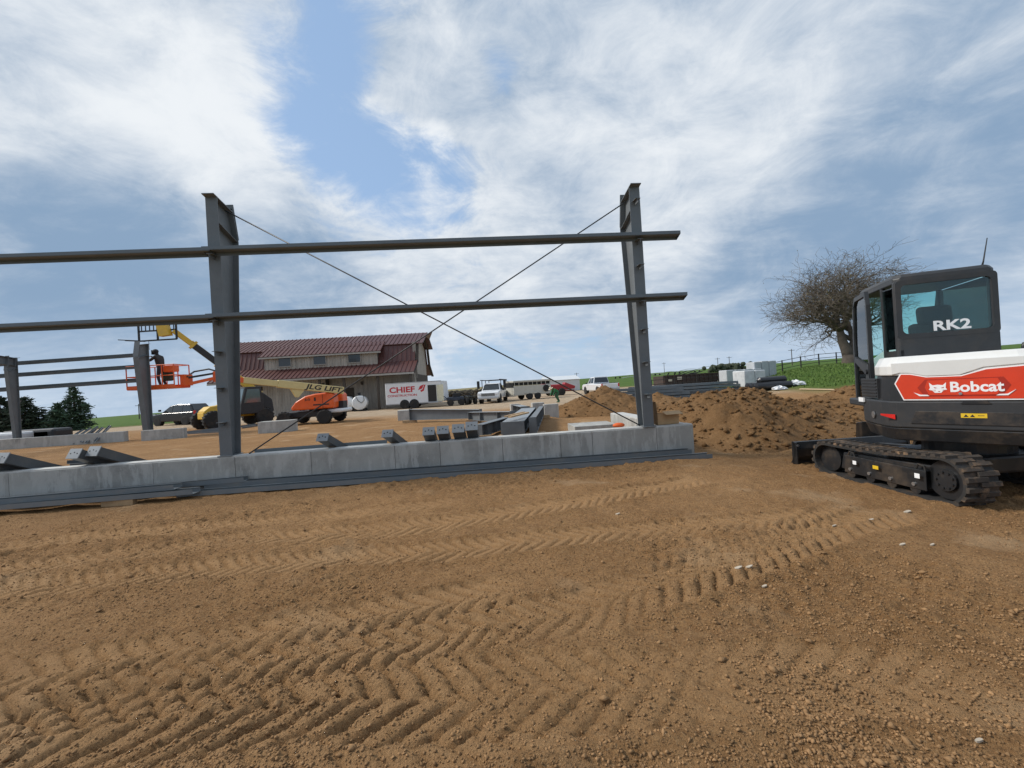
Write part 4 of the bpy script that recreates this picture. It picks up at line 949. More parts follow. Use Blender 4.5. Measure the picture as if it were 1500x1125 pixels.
# flared prow at the ridge ends
for x, s in ((-BL-.9, -1), (.9, 1)):
    MB().add([(x, ridge[0]-1.4, ridge[1]-.55), (x, ridge[0]+1.4, ridge[1]-.55), (x+s*.55, ridge[0], ridge[1]+.06), (x, ridge[0]-1.4, ridge[1]-.47), (x, ridge[0]+1.4, ridge[1]-.47), (x+s*.55, ridge[0], ridge[1]+.14), (x, ridge[0], ridge[1]+.06)], [(0, 2, 1), (3, 4, 5), (0, 3, 5, 2), (1, 2, 5, 4), (0, 1, 4, 3)]).build('roof_prow', M_roof, barn)
def boards(x0, x1, y, z0, z1, parent, w=.27, ny=-1, axis='x'):
    b = MB(); bt = MB(); x = x0; rr = random.Random(int(x0*10))
    while x < x1-.02:
        ww = min(w*rr.uniform(.8, 1.2), x1-x); off_ = rr.uniform(0, .02)
        if axis == 'x':
            b.box((x+ww/2, y+ny*off_, (z0+z1)/2), (ww-.012, .05, z1-z0)); bt.box((x, y+ny*.05, (z0+z1)/2), (.055, .035, z1-z0-.02))
        else:
            b.box((y+ny*off_, x+ww/2, (z0+z1)/2), (.05, ww-.012, z1-z0)); bt.box((y+ny*.05, x, (z0+z1)/2), (.035, .055, z1-z0-.02))
        x += ww
    o = stuff(b.build('siding_boards', M_sid, parent)); stuff(bt.build('battens', M_sid2, parent)); return o
b = MB(); b.box((-BL/2-4.4, 4.3, 1.7), (BL-8.8, 8.7, 3.4)); b.box((-4.4, 4.8, 1.7), (8.78, 7.6, 3.4)); b.build('core_wall', M_shade, barn)
boards(-BL, -8.8, -.09, 0, 3.5, barn); boards(-8.75, 0, .93, 0, 3.9, barn)
b = MB(); b.prism([(.9, 0), (7.7, 0), (8.2, 4.4), (7.6, 6.5), (4.3, 7.85), (1.0, 6.5), (.4, 4.6), (.3, 3.4)], lambda a, c, h: (h, a, c), -.3, -.05); b.build('gable_wall', M_sid, barn)
b = MB(); b.prism([(.9, 0), (7.7, 0), (8.2, 4.4), (7.6, 6.5), (4.3, 7.85), (1.0, 6.5), (.4, 4.6), (.3, 3.4)], lambda a, c, h: (h, a, c), -BL+.05, -BL+.3); b.build('gable_wall', M_sid, barn)
b = MB(); b.bar((.02, .93, 3.0), (.02, .45, 6.6), .06, .3, (1, 0, 0)); b.build('corner_trim', M_trim, barn)
# flared rake boards of the gable
b = MB()
for a, c in (((-2.1, 3.35), (.25, 4.6)), ((.25, 4.6), (1.0, 6.5)), ((1.0, 6.5), (4.3, 7.85)), ((4.3, 7.85), (7.6, 6.5)), ((7.6, 6.5), (8.35, 4.6)), ((8.35, 4.6), (10.7, 3.35))):
    b.bar((.3, *a), (.3, *c), .07, .28, (1, 0, 0))
b.build('rake_board', M_shade, barn)
# dormer wall with its three windows, wall windows, porch posts
b = MB(); b.box((-9.05, .45, 5.2), (11.0, 1.0, 1.5)); b.build('dormer_wall', M_shade, barn); boards(-14.55, -3.55, -.08, 4.45, 5.9, barn)
def window(x, y, z, w, h, par=barn):
    f = MB()
    for c, d in (((x, y, z-h/2-.05), (w+.24, .1, .11)), ((x, y, z+h/2+.05), (w+.2, .1, .1)), ((x-w/2-.05, y, z), (.1, .1, h)), ((x+w/2+.05, y, z), (.1, .1, h))): f.box(c, d)
    fo = f.build('window', M_trim, par); MB().box((x, y+.01, z), (w, .05, h)).build('pane', M_win, fo)
for x in (-12.6, -9.2, -5.8): window(x, -.16, 5.25, 1.15, .8)
window(-17.1, -.17, 1.75, 1.2, 1.15)
for x in (-8.7, -6.4, -3.2, -.05): MB().box((x, -1.75, 1.72), (.2, .2, 3.44)).build('porch_post', M_shade, barn)
MB().box((-4.4, -1.75, 3.36), (9.0, .2, .24)).build('porch_beam', M_shade, barn)
MB().box((-6.9, .86, 1.2), (1.1, .08, 2.3)).build('barn_door', M_shade, barn)
for x in (-15, -9.0, -5.5): MB().box((x, -.2 if x < -8.8 else .8, 2.75), (.2, .2, .35)).build('wall_lamp', M_shade, barn)

# ------------------------------------------------------------------ wheels and small vehicle kit
M_tyre = mat('tyre_rubber', (.018, .018, .018), .85, var=.2, dirt=(.09, .07, .05), dirt_amt=.4)
M_rim = mat('silver_rim', (.42, .43, .44), .35, .5)
M_wht = mat('white_car_paint', (.72, .73, .74), .25, var=.03, coat=.5, dirt=(.5, .45, .38), dirt_amt=.2)
M_bkp = mat('black_car_paint', (.008, .009, .011), .18, var=.05, coat=.2, dirt=(.05, .045, .04), dirt_amt=.15)
M_cgl = mat('car_glass', (.018, .024, .028), .06, spec=.8)
M_tail = mat('tail_light', (.5, .015, .012), .25); M_head = mat('head_light', (.75, .77, .8), .1)
M_trimk = mat('black_trim', (.012, .012, .013), .6)
def wheel(par, c, r, w, ax=(0, 1, 0), rim=None, lugs=0, name='wheel'):
    ax = Vector(ax); c = Vector(c)
    t = MB().lathe([(r*.58, -w/2), (r*.86, -w/2), (r*.97, -w*.4), (r, -w*.25), (r, w*.25), (r*.97, w*.4), (r*.86, w/2), (r*.58, w/2)], c, ax, 24)
    if lugs:
        x = ax.cross(Vector((0, 0, 1))).normalized(); z = Vector((0, 0, 1))
        for k in range(lugs):
            for s in (-1, 1):
                a = 2*math.pi*(k+.25*s)/lugs; rad = x*math.cos(a)+z*math.sin(a); tan = -x*math.sin(a)+z*math.cos(a)
                t.bar(c+rad*r*1.0+ax*s*w*.02, c+rad*r*.985+ax*s*w*.47+tan*r*.14*1, r*.07, r*.1, rad)
    o = t.build(name, M_tyre, par)
    MB().lathe([(r*.2, -w*.32), (r*.56, -w*.42), (r*.6, -w*.5), (r*.6, w*.5), (r*.56, w*.42), (r*.2, w*.32)], c, ax, 20).build('rim', rim or M_rim, o)
    MB().lathe([(r*.02, -w*.42), (r*.2, -w*.42), (r*.2, w*.42), (r*.02, w*.42)], c, ax, 12).build('hub', M_trimk, o)
    return o
def car(name, label, cat, loc, rz, kind, paint):
    t = thing(name, label, cat, loc, rz)           # x forward
    pick = kind == 'pickup'
    L, Wd = (5.8, 2.0) if pick else (4.7, 1.86)
    hz = .98 if pick else .92; h0 = .42 if pick else .32
    if pick: low = [(-2.9, .55), (-2.9, 1.12), (-.55, 1.14), (1.15, 1.16), (2.6, 1.10), (2.85, .98), (2.9, .55), (2.45, .42), (-2.6, .42)]
    else: low = [(-2.3, .45), (-2.35, .75), (-2.2, 1.02), (.95, 1.0), (1.9, .88), (2.3, .70), (2.35, .42), (2.1, .3), (-2.1, .3)]
    b = MB(); b.prism(low, lambda a, c, h: (a, h, c), -Wd/2, Wd/2); body = b.build('body', paint, t, bevel=.09, seg=3)
    gl = [(-.55, 1.12), (1.35, 1.12), (.72, 1.86), (-.42, 1.88)] if pick else [(-2.2, .98), (1.15, .98), (.3, 1.56), (-.4, 1.66), (-1.7, 1.62)]
    n = len(gl); b = MB(); zt = max(z for _, z in gl); zb = min(z for _, z in gl)
    vs = []
    for s in (-1, 1):
        for a, z in gl: vs.append((a, s*(Wd/2-.08-.2*(z-zb)/(zt-zb)), z))
    b.add(vs, [tuple(range(n-1, -1, -1)), tuple(range(n, 2*n))]+[(i, (i+1) % n, n+(i+1) % n, n+i) for i in range(n)])
    cabn = b.build('cabin', paint, t, bevel=.05, seg=2)
    def gpt(a, z, s, o=.004): return (a, s*(Wd/2-.08-.2*(z-zb)/(zt-zb)+o), z)
    wins = [[(.35, 1.2), (1.1, 1.2), (.62, 1.76), (.35, 1.77)], [(-.45, 1.2), (.27, 1.2), (.27, 1.77), (-.36, 1.78)]] if pick else [[(.0, 1.04), (.92, 1.04), (.2, 1.5), (.0, 1.54)], [(-1.0, 1.04), (-.08, 1.04), (-.08, 1.55), (-.4, 1.58), (-1.0, 1.56)], [(-2.0, 1.06), (-1.08, 1.04), (-1.08, 1.55), (-1.62, 1.53)]]
    for w in wins:
        for s in (-1, 1):
            m_ = len(w); b = MB(); b.add([gpt(a, z, s, .001) for a, z in w]+[gpt(a, z, s, .008) for a, z in w], [tuple(range(m_)), tuple(range(2*m_-1, m_-1, -1))]+[(i, (i+1) % m_, m_+(i+1) % m_, m_+i) for i in range(m_)]); b.build('side_window', M_cgl, cabn)
    def cross(a0, z0, a1, z1, k, nm, o=.01):
        d = Vector((a1-a0, z1-z0)).normalized(); nx_, nz_ = d.y*k, -d.x*k
        y0, y1 = [Wd/2-.16-.2*(z-zb)/(zt-zb) for z in (z0, z1)]
        P = [(a0, -y0, z0), (a0, y0, z0), (a1, y1, z1), (a1, -y1, z1)]
        MB().hexa([(x+nx_*.001, y, z+nz_*.001) for x, y, z in P]+[(x+nx_*o, y, z+nz_*o) for x, y, z in P]).build(nm, M_cgl, cabn)
    if pick: cross(1.27, 1.21, .80, 1.77, 1, 'windscreen'); cross(-.54, 1.25, -.44, 1.78, -1, 'rear_window')
    else: cross(1.03, 1.06, .38, 1.50, 1, 'windscreen'); cross(-2.1, 1.12, -1.78, 1.54, -1, 'rear_window')
    r_ = .40 if pick else .35; wb = (1.85, -1.75) if pick else (1.45, -1.4)
    for x in wb:
        for s in (-1, 1):
            MB().cyl((x, s*(Wd/2-.3), r_+.02), (x, s*(Wd/2+.006), r_+.02), r_*1.16, 22).build('wheel_arch', M_trimk, body)
            wheel(t, (x, s*(Wd/2-.1), r_), r_, .24)
    xf, xr = (2.9, -2.9) if pick else (2.33, -2.34)
    for s in (-1, 1):
        MB().box((xf-.06, s*(Wd/2-.24), hz-.08), (.16, .4, .2)).build('headlight', M_head, body, bevel=.03)
        MB().box((xr+.03, s*(Wd/2-.1), .92), (.1, .16, .34)).build('tail_light', M_tail, body, bevel=.02)
        MB().box((.95, s*(Wd/2+.12), 1.22), (.1, .2, .16)).build('mirror', M_trimk if pick else paint, body, bevel=.03)
    MB().box((xf-.02, 0, .82), (.1, Wd-.75, .26)).build('grille', M_trimk, body, bevel=.02)
    MB().box((xf+.02, 0, .5), (.14, Wd-.06, .2)).build('front_bumper', M_rim if pick else M_trimk, body, bevel=.04)
    MB().box((xr-.04, 0, .56), (.16, Wd-.1, .18)).build('rear_bumper', M_rim if pick else M_trimk, body, bevel=.04)
    MB().box((xf+.085, 0, .52), (.01, .3, .1)).build('number_plate', M_head, body)
    if pick:
        MB().box((-1.74, 0, 1.135), (2.2, Wd-.28, .04)).build('bed_well', M_trimk, body)
        for k in (-.28, 0, .28): MB().box((xf+.035, 0, .82+k*.3), (.02, Wd-.8, .03)).build('grille_bar', M_rim, body)
    return t
def place(u, v, Y): p = at(u, v, Y); return (p.x, p.y, gz(p.x, p.y))
car('parked_car', 'black crossover car parked beside the yellow telehandler', 'car', place(268, 620, 34.5), R(180-14), 'suv', M_bkp)
pk = car('pickup_truck', 'white pickup truck with a ladder rack facing the building site', 'pickup truck', place(724, 589, 41.5), R(-90-8), 'pickup', M_wht)
b = MB()
for x in (-2.6, -.75, .9):
    for s in (-1, 1): b.bar((x, s*.92, 1.05 if x < 0 else 1.2), (x, s*.92, 2.15), .06, .06)
    b.bar((x, -.95, 2.15), (x, .95, 2.15), .06, .06)
for s in (-1, 1): b.bar((-2.8, s*.92, 2.18), (1.6, s*.92, 2.18), .07, .07)
b.build('ladder_rack', M_trimk, pk)
for s in (-1, 1): MB().box((.95, s*1.28, 1.75), (.1, .26, .75)).build('tow_mirror', M_trimk, pk, bevel=.03)
car('pickup_truck', 'white pickup truck seen from behind beside the green field', 'pickup truck', place(879, 574, 46.0), R(90+10), 'pickup', M_wht)

# ------------------------------------------------------------------ box trailer with lettering
M_trl = mat('white_trailer_skin', (.74, .745, .75), .35, var=.04, scale=1.5, dirt=(.5, .46, .4), dirt_amt=.25)
M_redl = mat('red_lettering', (.52, .025, .035), .45, var=.03)
p = place(609, 599, 38.3); tr = thing('cargo_trailer', 'white enclosed cargo trailer with red lettering and an open side door', 'trailer', p, R(5))
b = MB(); b.box((-.1, 1.15, 1.42), (5.0, 2.3, 1.95)); body = b.build('box_body', M_trl, tr, bevel=.06)
b = MB(); b.hexa([(2.4, .15, .5), (2.95, .9, .5), (2.95, 1.4, .5), (2.4, 2.15, .5), (2.4, .15, 2.38), (2.85, .9, 2.34), (2.85, 1.4, 2.34), (2.4, 2.15, 2.38)]); b.build('nose', M_trl, tr, bevel=.04)
MB().box((-.1, -.008, 2.36), (5.0, .02, .07)).build('roof_trim', M_rim, body); MB().box((-.1, -.008, .47), (5.0, .02, .08)).build('floor_trim', M_rim, body)
for x in (-.95, -.1):
    wheel(tr, (x, .08, .34), .34, .22, rim=mat('rusty_rim', (.3, .2, .13), .6)); wheel(tr, (x, 2.2, .34), .34, .22)
    MB().cyl((x, -.02, .42), (x, .12, .42), .43, 20).build('wheel_arch', M_trimk, body)
    MB().cyl((x, .12, .34), (x, 2.2, .34), .05, 8).build('axle', M_trimk, tr)
MB().box((1.55, -.012, 1.28), (.75, .03, 1.5)).build('doorway', mat('dark_interior', (.03, .028, .026), .8), body)
MB().box((2.28, -.10, 1.28), (.62, .035, 1.48), (0, 0, -.25)).build('side_door', mat('cream_door', (.62, .6, .45), .5), body)
MB().box((1.6, -.22, .44), (.8, .35, .05)).build('fold_step', M_rim, tr)
MB().bar((3.2, 1.15, .45), (4.4, 1.15, .45), .1, .1).build('tongue', M_trimk, tr); MB().cyl((4.2, 1.15, 0), (4.2, 1.15, .6), .04, 8).build('jack', M_rim, tr)
text_mesh('lettering', 'CHIEF', .70, lambda x, y, h: (-1.12+x, -.004-h, 1.72+y), M_redl, body, .004, .022, 1.22)
text_mesh('lettering', 'CONSTRUCTION', .26, lambda x, y, h: (-1.12+x, -.004-h, 1.22+y), M_redl, body, .004, .006, 1.28)
for poly in ([(.30, 1.62), (.50, 2.0), (.86, 2.12), (.68, 1.75)], [(.50, 1.58), (.72, 1.70), (.88, 2.08), (1.0, 2.10), (.82, 1.55), (.58, 1.44)]):
    MB().prism(poly, lambda a, c, h: (a, h, c), -.008, -.002).build('arrowhead_emblem', M_redl, body)

# ------------------------------------------------------------------ fuel tanks
M_tank = mat('white_tank', (.72, .73, .73), .4, var=.06, dirt=(.5, .47, .42), dirt_amt=.25)
for i, (u, v, Y, lb) in enumerate([(527, 603, 38.8, 'white fuel tank with a hose pump on top beside the barn'), (508, 605, 39.6, 'white fuel tank half hidden behind the boom lift')]):
    t = thing('fuel_tank', lb, 'fuel tank', place(u, v, Y), R(14))
    MB().lathe([(.0, -.08), (.35, -.05), (.6, 0), (.66, .08), (.66, 1.9), (.6, 1.98), (0, 2.05)], (0, 0, .78), (0, 1, 0), 26).build('tank', M_tank, t, smooth=False)
    for y in (.35, 1.6):
        MB().box((0, y, .1), (1.1, .12, .24)).build('cradle', M_trimk, t)
    if i == 0:
        MB().box((0, .3, 1.58), (.26, .22, .3)).build('pump', M_trimk, t, bevel=.02)
        MB().tube([(.12, .2, 1.6), (.4, -.05, 1.5), (.45, -.09, 1.0), (.2, -.10, .75), (-.1, -.10, 1.0), (-.25, -.09, 1.35), (-.1, .1, 1.55)], .025, 6).build('hose', M_trimk, t)

# ------------------------------------------------------------------ boom lift
M_jlg = mat('lift_orange', (.78, .12, .018), .4, var=.08, dirt=(.4, .12, .05), dirt_amt=.25)
M_crm = mat('lift_cream', (.66, .53, .24), .45, var=.08, dirt=(.4, .3, .15), dirt_amt=.25)
M_dk = mat('dark_chassis', (.025, .025, .027), .6, var=.2)
lc = Vector((-11.75, 24.9, 0)); lc.z = gz(lc.x, lc.y)
lift = thing('boom_lift', 'orange and cream boom lift with its platform raised to the steel column', 'boom lift', lc, 0)
for x in (-1.15, 1.1):
    for y in (-1.05, 1.05): wheel(lift, (x, y, .40), .40, .32, rim=mat('grey_rim', (.35, .34, .32), .5), lugs=14)
MB().box((-.02, 0, .58), (2.9, 1.5, .34)).build('chassis', M_dk, lift, bevel=.05)
for x in (-1.15, 1.1): MB().box((x, 0, .43), (.26, 1.8, .22)).build('axle', M_dk, lift)
MB().cyl((.3, 0, .7), (.3, 0, .86), .5, 20).build('turntable', M_dk, lift)
hp = [(-.75, .84), (-.78, 1.0), (-.5, 1.32), (.05, 1.62), (.6, 1.72), (1.35, 1.76), (1.62, 1.66), (1.66, 1.2), (1.64, .86)]
b = MB(); b.prism(hp, lambda a, c, h: (a, h, c), -1.05, -.28); hd = b.build('engine_cover', M_jlg, lift, bevel=.12, seg=3)
b = MB(); b.prism(hp, lambda a, c, h: (a, h, c), .28, 1.05); b.build('tank_cover', M_jlg, lift, bevel=.12, seg=3)
MB().box((1.35, 0, .98), (1.1, .6, .5)).build('turret', M_dk, lift)
MB().box((1.55, 0, .70), (.9, 1.7, .22)).build('counterweight', M_tank, lift, bevel=.08)
MB().box((1.05, -1.056, 1.22), (.012, .02, .9)).build('panel_seam', M_dk, hd)
text_mesh('lettering', 'JLG', .16, lambda x, y, h: (.2+x, -1.053-h, 1.42+y), M_dk, hd, .003, .004, 1.3)
MB().box((.62, -1.055, 1.42), (.1, .012, .2)).build('vent', M_dk, hd); MB().box((.95, -1.055, 1.1), (.9, .01, .07)).build('stripe', M_dk, hd)
PV = at(497, 572, 24.4)-lc; TP = at(318, 553, 20.2)-lc; PV.x += .1
dv = (TP-PV); k1, k2 = PV+dv*.56, PV+dv*.82
MB().bar(PV-dv*.02, k1, .30, .40).build('boom_base', M_crm, lift, bevel=.03)
MB().bar(k1-dv*.03, k2, .24, .31).build('boom_mid', M_crm, lift, bevel=.02)
MB().bar(k2-dv*.03, TP, .19, .25).build('boom_tip', M_jlg, lift, bevel=.02)
q = PV+dv*.40; MB().prism([(-.35, 0), (.35, 0), (.1, -.42), (-.02, -.42)], lambda a, c, h: tuple(q+dv.normalized()*a+Vector((0, 0, c-.2))+Vector((dv.y, -dv.x, 0)).normalized()*-h), -.1, .1).build('lift_bracket', M_crm, lift)
bx_ = -dv.normalized(); bn = Vector((bx_.y, -bx_.x, 0)).normalized(); bz = bn.cross(bx_)*-1
if bz.z < 0: bz = -bz
q0 = PV+dv*.17
text_mesh('lettering', 'JLG LIFT', .36, lambda x, y, h: tuple(q0+bx_*x+bz*y+bn*(.152+h)), M_dk, lift, .003, .01, 1.5, .2)
# jib and platform
BK = at(235, 569, 19.2)-lc
J1 = BK+Vector((1.05, .2, .12))
MB().bar(TP, J1, .12, .14).build('jib_lower', M_jlg, lift); MB().bar(TP+Vector((0, 0, .22)), J1+Vector((.05, 0, .3)), .09, .09).build('jib_upper', M_dk, lift)
MB().box(TP+Vector((.05, 0, .05)), (.35, .3, .5)).build('jib_knuckle', M_jlg, lift, bevel=.05)
MB().tube([TP+Vector((.2, -.1, .25)), TP+Vector((-.3, -.1, .42)), TP+Vector((-1.0, -.1, .34)), J1+Vector((.1, -.1, .35)), J1+Vector((-.1, -.1, .1))], .04, 6).build('hose', M_dk, lift)
MB().box(J1+Vector((0, 0, .2)), (.2, .5, .5)).build('rotator', M_jlg, lift)
pw, pd = 2.1, .9
pf = MB(); pf.box(BK+Vector((-.05, 0, 0)), (pw, pd, .06)); pf.box(BK+Vector((-.05, -pd/2, .08)), (pw, .03, .14)); pf.box(BK+Vector((-.05, pd/2, .08)), (pw, .03, .14))
pfo = pf.build('platform_floor', M_jlg, lift)
rl = MB(); c0 = BK+Vector((-.05, 0, 0))
for zz in (.55, 1.02):
    for s in (-1, 1):
        rl.tube([c0+Vector((-pw/2, s*pd/2, zz)), c0+Vector((pw/2, s*pd/2, zz))], .024, 6); rl.tube([c0+Vector((s*pw/2, -pd/2, zz)), c0+Vector((s*pw/2, pd/2, zz))], .024, 6)
for fx in (-1, -.5, 0, .5, 1):
    for s in (-1, 1): rl.tube([c0+Vector((fx*pw/2, s*pd/2, 0)), c0+Vector((fx*pw/2, s*pd/2, 1.02))], .024, 6)
rl.build('guard_rail', M_jlg, lift)
MB().box(c0+Vector((.75, -.2, .85)), (.5, .3, .3)).build('control_box', M_jlg, lift, bevel=.03)
MB().box(c0+Vector((.35, .1, .55)), (.3, .3, .45)).build('tool_bag', mat('dark_green_bag', (.03, .05, .03), .8), lift, bevel=.05)

# ------------------------------------------------------------------ telehandler
M_tel = mat('telehandler_yellow', (.68, .43, .045), .45, var=.1, dirt=(.35, .24, .1), dirt_amt=.4)
tcn = Vector((-17.7, 26.9, 0)); tcn.z = gz(tcn.x, tcn.y)
TRZ = R(180+54); tel = thing('telehandler', 'yellow telehandler with its boom raised and a fork carriage at the end', 'telehandler', tcn, TRZ)
Ti = Matrix.Rotation(-TRZ, 3, 'Z')
def TL(p): return Ti @ (Vector(p)-tcn)
for x in (1.5, -1.35):
    for y in (-.95, .95): wheel(tel, (x, y, .54), .54, .42, rim=M_tel, lugs=16)
MB().box((0, 0, .82), (3.7, .95, .42)).build('chassis', M_tel, tel, bevel=.05)
for x in (1.5, -1.5): MB().box((x, 0, .62), (.3, 1.7, .26)).build('axle', M_dk, tel)
b = MB(); b.prism([(.5, .8), (1.75, .8), (1.8, 1.1), (1.5, 1.35), (.5, 1.45)], lambda a, c, h: (a, h, c), -.5, .5); b.build('front_frame', M_tel, tel, bevel=.05)
b = MB(); b.prism([(-.9, .9), (.9, .9), (.85, 1.35), (.3, 1.55), (-.9, 1.55)], lambda a, c, h: (a, h, c), -1.1, -.3); b.build('engine_cover', M_tel, tel, bevel=.08)
b = MB(); b.prism([(-1.25, .75), (.1, .75), (.05, 1.4), (-.25, 2.45), (-1.15, 2.45), (-1.3, 1.5)], lambda a, c, h: (a, h, c), .32, 1.15); cb = b.build('cab', M_dk, tel, bevel=.04)
MB().prism([(-1.1, 1.45), (-.12, 1.45), (-.34, 2.3), (-1.05, 2.3)], lambda a, c, h: (a, h, c), 1.151, 1.165).build('cab_glass', mat('grey_green_glass', (.08, .11, .11), .1, spec=.8), cb)
MB().hexa([(.0, .4, 1.5), (.0, 1.07, 1.5), (.03, 1.07, 1.5), (.03, .4, 1.5), (-.22, .4, 2.35), (-.22, 1.07, 2.35), (-.19, 1.07, 2.35), (-.19, .4, 2.35)]).build('cab_glass', MATS['grey_green_glass'], cb)
b = MB(); b.prism([(-2.3, .8), (-1.0, .8), (-1.0, 1.9), (-1.6, 2.1), (-2.2, 1.6)], lambda a, c, h: (a, h, c), -.42, .3); b.build('boom_tower', M_dk, tel, bevel=.05)
pv = Vector((-1.6, -.05, 1.95)); tp_ = TL(at(254, 484, 25.2)); dv = tp_-pv
MB().bar(pv, pv+dv*.52, .34, .42).build('boom_base', M_tel, tel, bevel=.03)
MB().bar(pv+dv*.5, pv+dv*.8, .27, .34).build('boom_mid', M_dk, tel, bevel=.02)
MB().bar(pv+dv*.54+Vector((0, 0, .2)), pv+dv*.8+Vector((0, 0, .2)), .24, .06).build('boom_rail', M_tel, tel)
MB().bar(pv+dv*.78, tp_, .22, .28).build('boom_tip', M_tel, tel, bevel=.02)
for k in (.51, .79): MB().bar(pv+dv*(k-.012), pv+dv*(k+.012), .42, .5).build('boom_collar', M_tel, tel)
MB().cyl(Vector((.5, -.05, 1.1)), pv+dv*.3+Vector((0, 0, -.2)), .08, 10).build('lift_cylinder', M_rim, tel)
# carriage: wide frame seen broadside, forks reaching out
cdir = (TL(at(200, 490, 25.2))-TL(at(262, 487, 25.2))); cdir.z = 0; cdir.normalize(); cz_ = Vector((0, 0, 1)); cn_ = cdir.cross(cz_)
C0 = tp_+cdir*.95+Vector((0, 0, .0))
fr = MB(); w_, h_ = 1.12, .52
def cp(a, z): return C0+cdir*a+cz_*z
for a, z, a2, z2 in ((-w_, -h_, w_, -h_), (-w_, h_, w_, h_), (-w_, -h_, -w_, h_), (w_, -h_, w_, h_), (-w_, .05, w_, .05), (0, -h_, 0, h_)): fr.bar(cp(a, z), cp(a2, z2), .08, .08, cn_)
fr.build('fork_carriage', M_dk, tel)
gr = MB()
for i in range(9): gr.bar(cp(-w_+.14+i*.24, .06), cp(-w_+.14+i*.24, h_+.12), .04, .04, cn_)
gr.build('load_guard', M_dk, tel)
MB().hexa([cp(-.9, -.3)+cn_*.02, cp(-.3, -.35)+cn_*.02, cp(-.3, -.35)-cn_*.3, cp(-.9, -.3)-cn_*.3, cp(-.7, .5)+cn_*.02, cp(-.1, .55)+cn_*.02, cp(-.1, .55)-cn_*.3, cp(-.7, .5)-cn_*.3]).build('coupler', M_tel, tel)
for k in (-.2, .25): MB().bar(cp(w_*.9, -h_)+cn_*k, cp(w_*.9+1.15, -h_+.12)+cn_*k, .1, .045).build('fork', M_dk, tel)
MB().tube([cp(.55, -h_), cp(.55, -h_-.55)], .012, 5).build('sling', M_dk, tel)
# ------------------------------------------------------------------ people
def figure(name, label, loc, rz, joints, radii, edges, zones, extra=None):
    me = bpy.data.meshes.new('skeleton'); me.from_pydata([joints[k] for k in joints], [(list(joints).index(a), list(joints).index(b)) for a, b in edges], [])
    o = bpy.data.objects.new('skeleton', me); COL.objects.link(o)
    sk = o.modifiers.new('skin', 'SKIN'); sk.use_smooth_shade = True
    for i, k in enumerate(joints):
        r_ = radii.get(k, .06); me.skin_vertices[0].data[i].radius = r_ if isinstance(r_, tuple) else (r_, r_); me.skin_vertices[0].data[i].use_root = (k == 'pelvis')
    ss = o.modifiers.new('sub', 'SUBSURF'); ss.levels = 2; ss.render_levels = 2
    bpy.context.view_layer.update()
    m2 = bpy.data.meshes.new_from_object(o.evaluated_get(bpy.context.evaluated_depsgraph_get())); bpy.data.objects.remove(o)
    m2.materials.clear()
    for m_ in zones['mats']: m2.materials.append(m_)
    for p in m2.polygons: p.material_index = zones['fn'](p.center)
    m2.name = name; ob = bpy.data.objects.new(name, m2); COL.objects.link(ob); ob.location = loc; ob.rotation_euler = (0, 0, rz)
    return tag(ob, label, 'person')
def hand(j, wrist, d, s, side):
    """palm and five short finger chains"""
    d = Vector(d).normalized(); x = d.cross(Vector((0, 0, 1)));
    if x.length < .1: x = Vector((1, 0, 0))
    x.normalize(); out = []
    w = Vector(wrist); j[s+'palm'] = tuple(w+d*.06)
    for i, (o_, l) in enumerate(((-.03, .07), (-.01, .085), (.01, .08), (.03, .065))):
        a = w+d*.10+x*o_; j[s+'k%d' % i] = tuple(a); j[s+'f%d' % i] = tuple(a+d*l*.7+Vector((0, 0, -l*.5))); out += [(s+'palm', s+'k%d' % i), (s+'k%d' % i, s+'f%d' % i)]
    j[s+'th'] = tuple(w+d*.07+x*side*.055+Vector((0, 0, -.02))); out.append((s+'palm', s+'th')); return out
M_jac = mat('brown_work_jacket', (.035, .03, .028), .85, var=.2); M_jean = mat('dark_jeans', (.03, .035, .05), .85, var=.2)
M_skin = mat('skin', (.42, .24, .16), .6); M_hat = mat('dark_cap', (.02, .02, .022), .8); M_grn = mat('green_work_shirt', (.03, .16, .06), .85, var=.2)
J = {'pelvis': (0, 0, .92), 'waist': (.03, 0, 1.08), 'chest': (.10, 0, 1.32), 'neck': (.15, 0, 1.48), 'head': (.19, 0, 1.60), 'crown': (.20, 0, 1.70),
     'hipL': (0, .1, .88), 'kneeL': (.06, .12, .48), 'ankL': (-.04, .12, .09), 'toeL': (.14, .13, .04), 'hipR': (0, -.1, .88), 'kneeR': (.04, -.12, .48), 'ankR': (-.08, -.12, .09), 'toeR': (.10, -.13, .04),
     'shL': (.10, .19, 1.40), 'elL': (.30, .24, 1.22), 'wrL': (.52, .16, 1.34), 'shR': (.10, -.19, 1.40), 'elR': (.30, -.26, 1.28), 'wrR': (.54, -.18, 1.46)}
E_ = [('pelvis', 'waist'), ('waist', 'chest'), ('chest', 'neck'), ('neck', 'head'), ('head', 'crown')]
for s in 'LR': E_ += [('pelvis', 'hip'+s), ('hip'+s, 'knee'+s), ('knee'+s, 'ank'+s), ('ank'+s, 'toe'+s), ('chest', 'sh'+s), ('sh'+s, 'el'+s), ('el'+s, 'wr'+s)]
RD = {'pelvis': .15, 'waist': .14, 'chest': (.16, .13), 'neck': .06, 'head': .095, 'crown': .07}
for s in 'LR':
    RD.update({'hip'+s: .1, 'knee'+s: .065, 'ank'+s: .05, 'toe'+s: .04, 'sh'+s: .08, 'el'+s: .055, 'wr'+s: .036, s+'palm': .03, s+'th': .009})
    for i in range(4): RD[s+'k%d' % i] = .009; RD[s+'f%d' % i] = .008
J1_ = dict(J); E1 = list(E_)
for s, sd_ in (('L', -1), ('R', 1)): E1 += [('wr'+s, s+'palm')]+hand(J1_, J1_['wr'+s], (.9, 0, .2), s, sd_)
